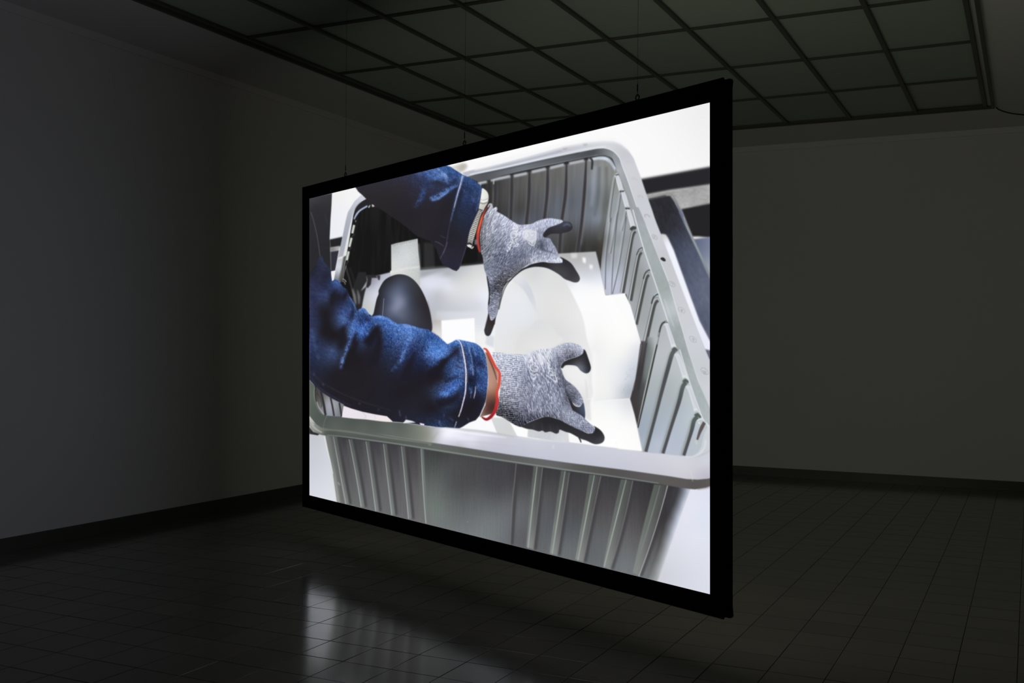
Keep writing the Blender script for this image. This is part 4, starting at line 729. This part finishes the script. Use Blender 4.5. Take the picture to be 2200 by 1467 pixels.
    fill(pts(TOP), 'E 65,950,92,98,92 70,1050,94,100,94 80,1150,86,94,88 K 60,130,88,96,90 130,190,82,89,84 250,220,82,88,84 300,260,90,95,91 500,230,80,86,82 600,290,92,96,93 700,250,82,89,84 900,300,96,103,98 1000,260,90,96,92 1100,330,108,114,106 1250,310,134,138,128 1200,370,122,127,120 1330,340,168,172,168 L 20,150,150,152,146 0,220,150,152,146 60,190,178,180,178 130,130,214,214,226 170,150,244,244,252 110,230,206,207,218 200,240,212,213,226 260,170,240,240,252 350,200,236,236,250 450,200,232,232,246 400,130,214,214,226 600,220,212,212,226 550,280,200,200,212 330,270,190,192,202 700,200,206,206,220 800,180,204,204,214 900,250,202,203,216 1000,300,198,200,214 1100,230,206,207,218 1300,300,200,203,215 1300,380,196,199,213 1400,430,194,197,210 M 300,130,204,205,218 300,200,198,200,213 600,130,206,208,219 600,240,200,201,214 900,200,208,208,218 900,300,202,202,212 1100,230,210,211,220 1200,320,204,203,212 1320,340,190,188,200 1320,220,208,210,220 1320,80,204,208,214 1280,120,200,206,212 1200,170,206,208,216', f=.55, pw=3)
    TM = full(mask(pts(TOP), .5))
    line('K 45,190 80,240 130,285 190,305 300,312 500,335 900,395 1300,450 L 0,275', [2, 3, 3.4, 3.4, 3], (124, 130, 122), f=1, op=.85)
    line('K 45,205 75,262 130,312 180,338', [1.5, 2.6, 2], (182, 184, 180), f=.8)
    line('K 48,175 60,215 95,262', 1.6, 205, f=.5)
    line('K 232,160 205,220 192,290 195,350', 1.1, (112, 118, 112), f=.4, op=.9)
    line('L 130,108 300,130 560,165 820,195', [1, 3.5, 3, 1], (252, 252, 255), f=1.2, op=.8, clip=TM)
    line('L 180,90 330,104 560,128 800,165 930,190', [1.4, 3, 3, 1.5], (176, 177, 184), f=.9, op=.7)
    line('L 20,245 100,135', 3, (150, 150, 146), f=2, op=.4)
    line('L 300,235 600,250 900,290', [1, 4, 1], (188, 188, 204), f=1.8, op=.5)
    line('L 900,190 1150,222 1467,246', 1.8, (222, 224, 230), f=.9, op=.7)
    line('M 1140,170 1200,172 1260,150 1310,90 1320,20', [2, 3, 2.5], (226, 230, 234), f=.9, op=.8)
    line('M 1170,172 1260,165 1340,130 1383,90', [1, 2, 2], (178, 180, 192), f=1.2, op=.7)
    line('M 1185,300 1200,350 1205,395', 1, (226, 226, 232), f=.5, op=.6)
    line('M 1383,440 1320,456 1250,464', 3, (130, 118, 116), f=1, op=.5)
    line('L 1310,275 1312,310', 2.4, 226, f=.9, op=.8); line('J 300,1190 302,1200', 1, 226, f=.5)
    # left bin corner seen under the sleeve
    fill('E 120,930 170,985 270,1050 410,1120 385,1250 225,1238 180,1215 140,1160 115,1080 105,1000', 'E 130,1000,70,68,66 150,1100,96,94,92 170,1180,130,130,134 240,1100,160,163,172 240,1200,150,154,166 320,1120,150,153,160 330,1220,134,138,146 390,1200,110,112,116', f=.5)
    for a, w in [('E 165,980 195,1110 215,1232', 5), ('E 268,1045 290,1150 305,1240', 3.6), ('E 360,1100 372,1170 385,1248', 3.6)]: line(a, w, (52, 50, 54), f=.5)
    line('E 120,1000 150,1030 175,1110 170,1150', 1.5, (60, 58, 56), f=.4); line('E 125,1090 145,1150 200,1225', 2, (168, 168, 170), f=.6)
    line('E 100,940 95,1010 112,1100 150,1185 200,1232', 1.5, (130, 134, 128), f=.5, op=.9)
    fill('E 405,1135 480,1160 600,1195 730,1222 860,1245 918,1298 850,1298 800,1295 640,1275 520,1268 388,1252', 'E 450,1200,236,228,236 600,1240,232,226,232 800,1270,240,230,232', f=.45)
    line('E 600,1200 640,1240 620,1265', 1, (200, 196, 200), f=.5, op=.8); line('E 730,1230 740,1270', 1, (206, 200, 202), f=.5, op=.8)
    fill('E 1028,1315 1060,1278 1120,1290 1165,1308 1100,1312', 232, f=.4)
    fill('K 45,280 85,330 150,352 135,368 45,352', (46, 44, 48), f=.5)
    line('I 1040,1170 1055,1195 1065,1225', [2.5, 3, 2], (44, 44, 48), f=.5)
# ---------------------------------------------------------------- the room
T = .2
def slab(name, x0, x1, y0, y1, z0, z1, m, parent=None):
    bm = bmesh.new(); box(bm, x0, x1, y0, y1, z0, z1); return link(name, bm, m, parent)
tag(slab('wall_left', XL-T, XL, YF-T, YB+T, -.1, ZC+.4, M_wall), 'long pale plaster wall running back on the left', kind='structure')
tag(slab('wall_back', XL, XR, YB, YB+T, -.1, ZC+.4, M_wall), 'pale plaster wall closing the far end behind the screen', kind='structure')
tag(slab('wall_right', XR, XR+T, YF-T, YB+T, -.1, ZC+.4, M_wall), 'pale plaster wall beyond the right edge of the view', kind='structure')
tag(slab('wall_front', XL, XR, YF-T, YF, -.1, ZC+.4, M_wall), 'pale plaster wall behind the viewer', kind='structure')

# cornice boards: a flat board standing a little proud, with a shadow gap below
tag(slab('trim_1', XL, XL+.018, YF, YB, ZC-.062, ZC, M_trim), 'narrow flat cornice board along the top of the left wall', kind='structure')
tag(slab('trim_2', XL+.018, XR, YB-.018, YB, ZC-.062, ZC, M_trim), 'narrow flat cornice board along the top of the far wall', kind='structure')
tag(slab('trim_3', XR-.018, XR, YF, YB-.018, ZC-.062, ZC, M_trim), 'narrow flat cornice board along the top of the right wall', kind='structure')
for n, a in (('baseboard_left', (XL, XL+.012, YF, YB)), ('baseboard_back', (XL+.012, XR, YB-.012, YB)), ('baseboard_right', (XR-.012, XR, YF, YB-.012))):
    bm = bmesh.new(); box(bm, *a, 0, .1)
    es = [e for e in bm.edges if all(v.co.z > .05 for v in e.verts)]; bmesh.ops.bevel(bm, geom=es, offset=.004, segments=2, affect='EDGES')
    tag(link(n, bm, M_base), 'low dark tiled skirting along the ' + {'left': 'left wall', 'back': 'far wall', 'right': 'right wall'}[n.split('_')[1]], kind='structure')

# floor: a grout bed carrying square tiles
def cam_px(p):
    d = Vector(p) - Vector((0, 0, EYE)); z = d.dot(fw)
    return (1100 + F_PX*d.dot(cr)/z, HORIZON - F_PX*d.dot(cu)/z) if z > .2 else None
floor = slab('floor', XL, XR, YF, YB, -.1, -.004, M_grout); tag(floor, 'dark tiled floor of square tiles in straight rows', kind='structure')
PT, GX, GY, G = .2555, -.043, 3.836, .0032
def tile_bm(bm, x0, x1, y0, y1, tx=0, ty=0, z=0):
    vs = box(bm, x0, x1, y0, y1, -.004, 0)
    cx, cy = (x0+x1)/2, (y0+y1)/2
    for v in vs[4:]: v.co.z = z + (v.co.x-cx)*tx + (v.co.y-cy)*ty
    c = .0013
    lo = [Vector(v.co) for v in vs[4:]]
    bm.faces.remove([f for f in bm.faces if set(f.verts) == set(vs[4:])][0])
    top = [bm.verts.new(v.co + Vector((c if v.co.x < cx else -c, c if v.co.y < cy else -c, .0005))) for v in vs[4:]]
    bm.faces.new(top)
    for k in range(4): bm.faces.new((vs[4+k], vs[4+(k+1) % 4], top[(k+1) % 4], top[k]))
# which tiles show largest in the photograph
scr = [(649, 403), (1573, 166), (1573, 1325), (649, 1088)]
def area_px(x0, y0):
    q = [cam_px((x0+dx, y0+dy, 0)) for dx, dy in ((0, 0), (PT, 0), (PT, PT), (0, PT))]
    if any(c is None for c in q): return 0
    if max(c[0] for c in q) < 0 or min(c[0] for c in q) > 2200 or min(c[1] for c in q) > 1467: return 0
    cx = sum(c[0] for c in q)/4; cy = sum(c[1] for c in q)/4
    if 652 < cx < 1570 and cy < 1088 + (cx-649)*.2675 - 6: return 0
    return abs(sum(q[i][0]*q[(i+1) % 4][1] - q[(i+1) % 4][0]*q[i][1] for i in range(4)))/2
cells = []
i0, i1 = int(math.floor((XL-GX)/PT)), int(math.ceil((XR-GX)/PT)); j0, j1 = int(math.floor((YF-GY)/PT)), int(math.ceil((YB-GY)/PT))
for i in range(i0, i1):
    for j in range(j0, j1): cells.append((area_px(GX+i*PT, GY+j*PT), i, j))
cells.sort(reverse=True)
near = {(i, j) for a, i, j in cells[:300] if a > 0 and XL+.02 < GX+i*PT and GX+(i+1)*PT < XR-.02}
variants = []
rest = bmesh.new()
for a, i, j in cells:
    x0, x1, y0, y1 = GX+i*PT+G/2, GX+(i+1)*PT-G/2, GY+j*PT+G/2, GY+(j+1)*PT-G/2
    tx, ty, z = random.uniform(-1, 1)*.0030, random.uniform(-1, 1)*.0030, random.uniform(-.0003, .0003)
    if (i, j) in near:
        if len(variants) < 24:
            bm = bmesh.new(); h = (PT-G)/2; tile_bm(bm, -h, h, -h, h, tx, ty, z); o = link('tile', bm, M_tile, floor); variants.append(o.data)
        else:
            o = bpy.data.objects.new('tile', random.choice(variants)); COL.objects.link(o); o.parent = floor
        o.location = ((x0+x1)/2, (y0+y1)/2, 0)
    else:
        x0, x1, y0, y1 = max(x0, XL), min(x1, XR), max(y0, YF), min(y1, YB)
        if x1-x0 > .01 and y1-y0 > .01: tile_bm(rest, x0, x1, y0, y1, tx*.7, ty*.7, z)
tag(link('distant_tiles', rest, M_tile, floor), kind='stuff')

# ceiling: plaster border around a laylight of glass panels between dark bars
KX = [-.414-.631*k for k in range(9)]; KY = [11.245-1.1935*k for k in range(12)]
gx0, gx1, gy0, gy1 = KX[-1]-.085, KX[0]+.085, KY[-1]-.06, KY[0]+.03
bm = bmesh.new()
box(bm, XL, gx0, YF, YB, ZC, ZC+.15); box(bm, gx1, XR, YF, YB, ZC, ZC+.15); box(bm, gx0, gx1, gy1, YB, ZC, ZC+.15); box(bm, gx0, gx1, YF, gy0, ZC, ZC+.15)
box(bm, XL, XR, YF, YB, ZC+.3, ZC+.4)
ceiling = tag(link('ceiling', bm, M_ceil), 'plaster ceiling with a wide laylight of dark glass panels', kind='structure')
def bar(x0, x1, y0, y1, z0, z1, name='frame_bar'):
    bm = bmesh.new(); box(bm, x0, x1, y0, y1, z0, z1); bevel(bm, .003); return link(name, bm, M_bar, ceiling)
for x in KX: bar(x-.018, x+.018, gy0, gy1-.02, ZC-.014, ZC+.012)
for s, x in ((1, gx1), (-1, gx0)):      # the outer edge: a second bar with a pale gap
    bar(min(x, x-s*.030), max(x, x-s*.030), gy0, gy1+.012, ZC-.026, ZC+.012)
for s, x in ((1, gx1), (-1, gx0)):
    bm = bmesh.new(); box(bm, min(x-s*.03, x-s*.066), max(x-s*.03, x-s*.066), gy0, gy1-.02, ZC+.004, ZC+.012); link('gap_strip', bm, M_ceil, ceiling)
for j, y in enumerate(KY):
    for k in range(8):                   # cross bars: two slim flanges with a groove between, cut between the long bars
        xa, xb = KX[k+1]+.0185, KX[k]-.0185
        if j == 0: bar(xa, xb, y-.022, y+.012, ZC-.018, ZC+.010, 'cross_bar'); continue
        bm = bmesh.new(); box(bm, xa, xb, y-.016, y-.0105, ZC-.010, ZC+.010); box(bm, xa, xb, y+.0105, y+.016, ZC-.010, ZC+.010); nf = len(bm.faces)
        box(bm, xa, xb, y-.0105, y+.0105, ZC-.004, ZC+.010)
        bm.faces.ensure_lookup_table()
        for f in bm.faces[nf:]: f.material_index = 1
        o = link('cross_bar', bm, M_bar, ceiling); o.data.materials.append(M_web)
bar(gx0+.031, gx1-.031, gy1-.019, gy1+.012, ZC-.026, ZC+.012, 'end_bar')
bar(gx0+.031, gx1-.031, gy0, gy0+.03, ZC-.026, ZC+.012, 'end_bar')
for j in range(len(KY)-1):
    for k in range(8):
        h = bmesh.new(); xa, xb, ya, yb = KX[k+1]+.010, KX[k]-.010, KY[j+1]+.006, KY[j]-.006
        box(h, -(xb-xa)/2, (xb-xa)/2, -(yb-ya)/2, (yb-ya)/2, 0, .006)
        o = link('glass_panel', h, M_glass, ceiling); o.location = ((xa+xb)/2, (ya+yb)/2, ZC+.006)
        if j == 0 and k == 0: o.location.z += .012; o.data.materials[0] = M_glass_lit; o['label'] = 'glass panel coloured lighter to show brighter light, set loosely with a dark gap around it'

# ---------------------------------------------------------------- the screen
def ray(x, y): return fw + cr*((x-1100)/F_PX) + cu*((HORIZON-y)/F_PX)
EYEP = Vector((0, 0, EYE))
ZL, ZR = 7.87657, 4.75115
cBL, cTL, cBR, cTR = EYEP+ray(664.6, 1063.7)*ZL, EYEP+ray(664.4, 426.6)*ZL, EYEP+ray(1524.7, 1276.4)*ZR, EYEP+ray(1523.3, 220.2)*ZR
SW, SH = (cBR-cBL).length, (cTL-cBL).length
sU = (cBR-cBL).normalized(); sN = sU.cross((cTL-cBL).normalized()).normalized(); sV = sN.cross(sU)
shear = (cTL-cBL).dot(sU)/SH        # the hung cloth is a little out of square
screen = empty('projection_screen', cBL)
screen.matrix_world = Matrix(((sU.x, -sN.x, sV.x, cBL.x), (sU.y, -sN.y, sV.y, cBL.y), (sU.z, -sN.z, sV.z, cBL.z), (0, 0, 0, 1)))
tag(screen, 'large hanging projection screen in black masking, showing gloved hands over a grey crate', 'screen')
# local frame: x along the screen, y away from the camera, z up
def skew(bm):
    for v in bm.verts: v.co.x += v.co.z*shear
bL, bR, bT, bB = .117, .080, .097, .097
def ring(name, y0, y1, inset, inner, m, lab=None, mitre=0):
    o = [(-bL+inset, -bB+inset), (SW+bR-inset, -bB+inset), (SW+bR-inset, SH+bT-inset), (-bL+inset, SH+bT-inset)]
    i = [(-inner, -inner), (SW+inner, -inner), (SW+inner, SH+inner), (-inner, SH+inner)]
    for k, nm in enumerate(('bottom', 'right', 'top', 'left')):
        a, b, c, d = o[k], o[(k+1) % 4], i[(k+1) % 4], i[k]
        bm = bmesh.new()
        lo = [bm.verts.new((p[0], y0, p[1])) for p in (a, b, c, d)]; hi = [bm.verts.new((p[0], y1, p[1])) for p in (a, b, c, d)]
        bm.faces.new(lo[::-1]); bm.faces.new(hi)
        for q in range(4): bm.faces.new((lo[q], lo[(q+1) % 4], hi[(q+1) % 4], hi[q]))
        bmesh.ops.recalc_face_normals(bm, faces=bm.faces); bmesh.ops.bevel(bm, geom=list(bm.edges), offset=.0015, segments=1, affect='EDGES'); skew(bm)
        link(name, bm, m, screen)
ring('masking_border', 0, .008, 0, 0, M_black)
ring('frame_rail', .0085, .040, .014, .006, M_dark)
ring('rear_skirt', .0405, .062, -.001, .004, M_black)
# folded cloth flaps along the right-hand end, slightly wavy
bm = bmesh.new(); n = 40
for side, (yy, amp) in enumerate(((.012, .003), (.030, .004), (.056, .0035))):
    prev = None
    for k in range(n+1):
        z = -bB+.006 + (SH+bT+bB-.012)*k/n; x = SW+bR-.012+.010 + .008*(math.exp(-k/1.5)+math.exp(-(n-k)/1.5))*(side == 2) + amp*math.sin(k*.9+side) + amp*.6*math.sin(k*.37+2*side)
        r = [bm.verts.new((x-.02, yy-.004, z)), bm.verts.new((x, yy-.003, z)), bm.verts.new((x, yy+.003, z)), bm.verts.new((x-.02, yy+.004, z))]
        if prev:
            for q in range(4): bm.faces.new((prev[q], prev[(q+1) % 4], r[(q+1) % 4], r[q]))
        else: bm.faces.new(r)
        prev = r
    bm.faces.new(prev[::-1])
skew(bm); link('cloth_edge', bm, M_black, screen)

CW, CH = 1760, 1080
paint_picture()
uu = (np.arange(CW)+.5)/CW; vv = (np.arange(CH)+.5)/CH
A3 = np.array(cBL); DU = np.array(cBR-cBL); DV = np.array(cTL-cBL); DD = np.array(cTR-cBR)-DV
Pw = A3 + uu[None, :, None]*DU + vv[:, None, None]*DV + (uu[None, :, None]*vv[:, None, None])*DD - np.array(EYEP)
dz = Pw @ np.array(fw); sx = 1100 + F_PX*(Pw @ np.array(cr))/dz; sy = HORIZON - F_PX*(Pw @ np.array(cu))/dz
ix = np.clip((sx-PX0)*PS-.5, 0, PW-2); iy = np.clip((sy-PY0)*PS-.5, 0, PH-2); ax = ix.astype(int); ay = iy.astype(int); fx = (ix-ax)[..., None]; fy = (iy-ay)[..., None]
Q = IMG.clip(0, 255)
pic = (Q[ay, ax]*(1-fx)+Q[ay, ax+1]*fx)*(1-fy) + (Q[ay+1, ax]*(1-fx)+Q[ay+1, ax+1]*fx)*fy
im = bpy.data.images.new('projected_picture', CW, CH, alpha=False)
buf = np.ones((CH, CW, 4), np.float32); buf[..., :3] = pic/255
im.pixels.foreach_set(buf.ravel()); im.update(); im.pack()
def film_mat(name, strength, tint):
    m = bpy.data.materials.new(name); m.use_nodes = True; N = m.node_tree.nodes; L = m.node_tree.links; N.clear()
    o = N.new('ShaderNodeOutputMaterial'); e = N.new('ShaderNodeEmission'); t = N.new('ShaderNodeTexImage'); uv = N.new('ShaderNodeTexCoord')
    t.image = im; t.interpolation = 'Cubic'; t.extension = 'EXTEND'; L.new(uv.outputs['UV'], t.inputs[0])
    mx = N.new('ShaderNodeMix'); mx.data_type = 'RGBA'; mx.blend_type = 'MULTIPLY'; mx.inputs[0].default_value = 1; mx.inputs[7].default_value = (*tint, 1)
    L.new(t.outputs[0], mx.inputs[6]); L.new(mx.outputs[2], e.inputs[0]); e.inputs[1].default_value = strength; L.new(e.outputs[0], o.inputs[0]); return m
def film(name, y0, y1, m):
    me = bpy.data.meshes.new(name); x1, z1 = SW, SH
    c = [(0, 0), (SW, 0), (SW+SH*shear, SH), (SH*shear, SH)]
    vs = [(x, y, z) for y in (y0, y1) for x, z in c]
    me.from_pydata(vs, [], [(0, 1, 2, 3), (7, 6, 5, 4), (0, 4, 5, 1), (1, 5, 6, 2), (2, 6, 7, 3), (3, 7, 4, 0)])
    u = me.uv_layers.new(name='UVMap'); st = [(0, 0), (1, 0), (1, 1), (0, 1)]
    for p in me.polygons:
        for li in p.loop_indices: u.data[li].uv = st[me.loops[li].vertex_index % 4]
    me.materials.append(m); o = bpy.data.objects.new(name, me); COL.objects.link(o); o.parent = screen; return o
film('screen_film', .0012, .0022, film_mat('picture_front', FRONT_STRENGTH, (1, 1, 1)))
film('rear_film', .0560, .0570, film_mat('picture_rear', REAR_STRENGTH, (1.0, .985, .74)))

# eye bolts on the top rail and the wires that carry the screen
HOOKS = [.5025+.010, 1.9707+.009, 3.4388+.008]
mw = screen.matrix_world
names = ['thin steel wire holding the far left end of the screen', 'thin steel wire holding the middle of the screen', 'thin steel wire holding the near right end of the screen']
for k, u in enumerate(HOOKS):
    x = u + (SH+bT)*shear; z0 = SH+bT
    eye = empty('eye_bolt', (x, .024, z0)); eye.parent = screen
    R = .0125
    bm = bmesh.new(); tube(bm, [(R*math.cos(t*math.pi/10), 0, .018+R*math.sin(t*math.pi/10)) for t in range(20)], .0032, 8, True); link('ring', bm, M_dark, eye, True)
    bm = bmesh.new(); tube(bm, [(0, 0, -.014), (0, 0, .007)], .0038, 8); tube(bm, [(0, 0, -.002), (0, 0, .0015)], .008, 10); link('shank', bm, M_dark, eye, True)
    p = mw @ Vector((x, .024, z0+.018+R+.002))
    wt = empty('hanging_wire', (p.x, p.y, p.z)); tag(wt, names[k], 'wire', 'wires the screen hangs from')
    Lw = ZC - .0 - p.z
    bm = bmesh.new(); tube(bm, [(0, 0, .055), (0, 0, Lw*.4), (0, 0, Lw)], .0009, 6); link('wire', bm, M_wire, wt, True)
    bm = bmesh.new(); tube(bm, [(0, 0, 0), (0, 0, .012), (0, 0, .016), (0, 0, .045), (0, 0, .050), (0, 0, .058)], [.0011, .0014, .0032, .0032, .0014, .0010], 8); link('crimp_sleeve', bm, M_dark, wt, True)
    bm = bmesh.new(); tube(bm, [(.006*math.cos(t*math.pi/6), 0, -.004+.006*math.sin(t*math.pi/6)) for t in range(12)], .0012, 6, True); link('loop', bm, M_wire, wt, True)

# slack black cable leaving the far right corner of the laylight
bm = bmesh.new()
ctrl = [(gx1+.010, gy1+.020, ZC-.010), (gx1+.035, gy1+.04, ZC-.030), (gx1+.10, gy1+.10, ZC-.050), (gx1+.20, gy1+.20, ZC-.058), (gx1+.40, gy1+.40, ZC-.052), (gx1+.75, gy1+.75, ZC-.030), (XR-.03, gy1+1.02, ZC-.020)]
pp = []
for a in range(len(ctrl)-1):
    p0, p1, p2, p3 = (Vector(ctrl[max(0, min(len(ctrl)-1, a+q))]) for q in (-1, 0, 1, 2))
    for q in range(6):
        t = q/6; pp.append(.5*((2*p1) + (p2-p0)*t + (2*p0-5*p1+4*p2-p3)*t*t + (3*p1-p0-3*p2+p3)*t**3))
pp.append(Vector(ctrl[-1]))
tube(bm, pp, .0065, 8)
tag(link('cable', bm, M_cable, None, True), 'slack black cable from the far right corner of the ceiling panels', 'cable')
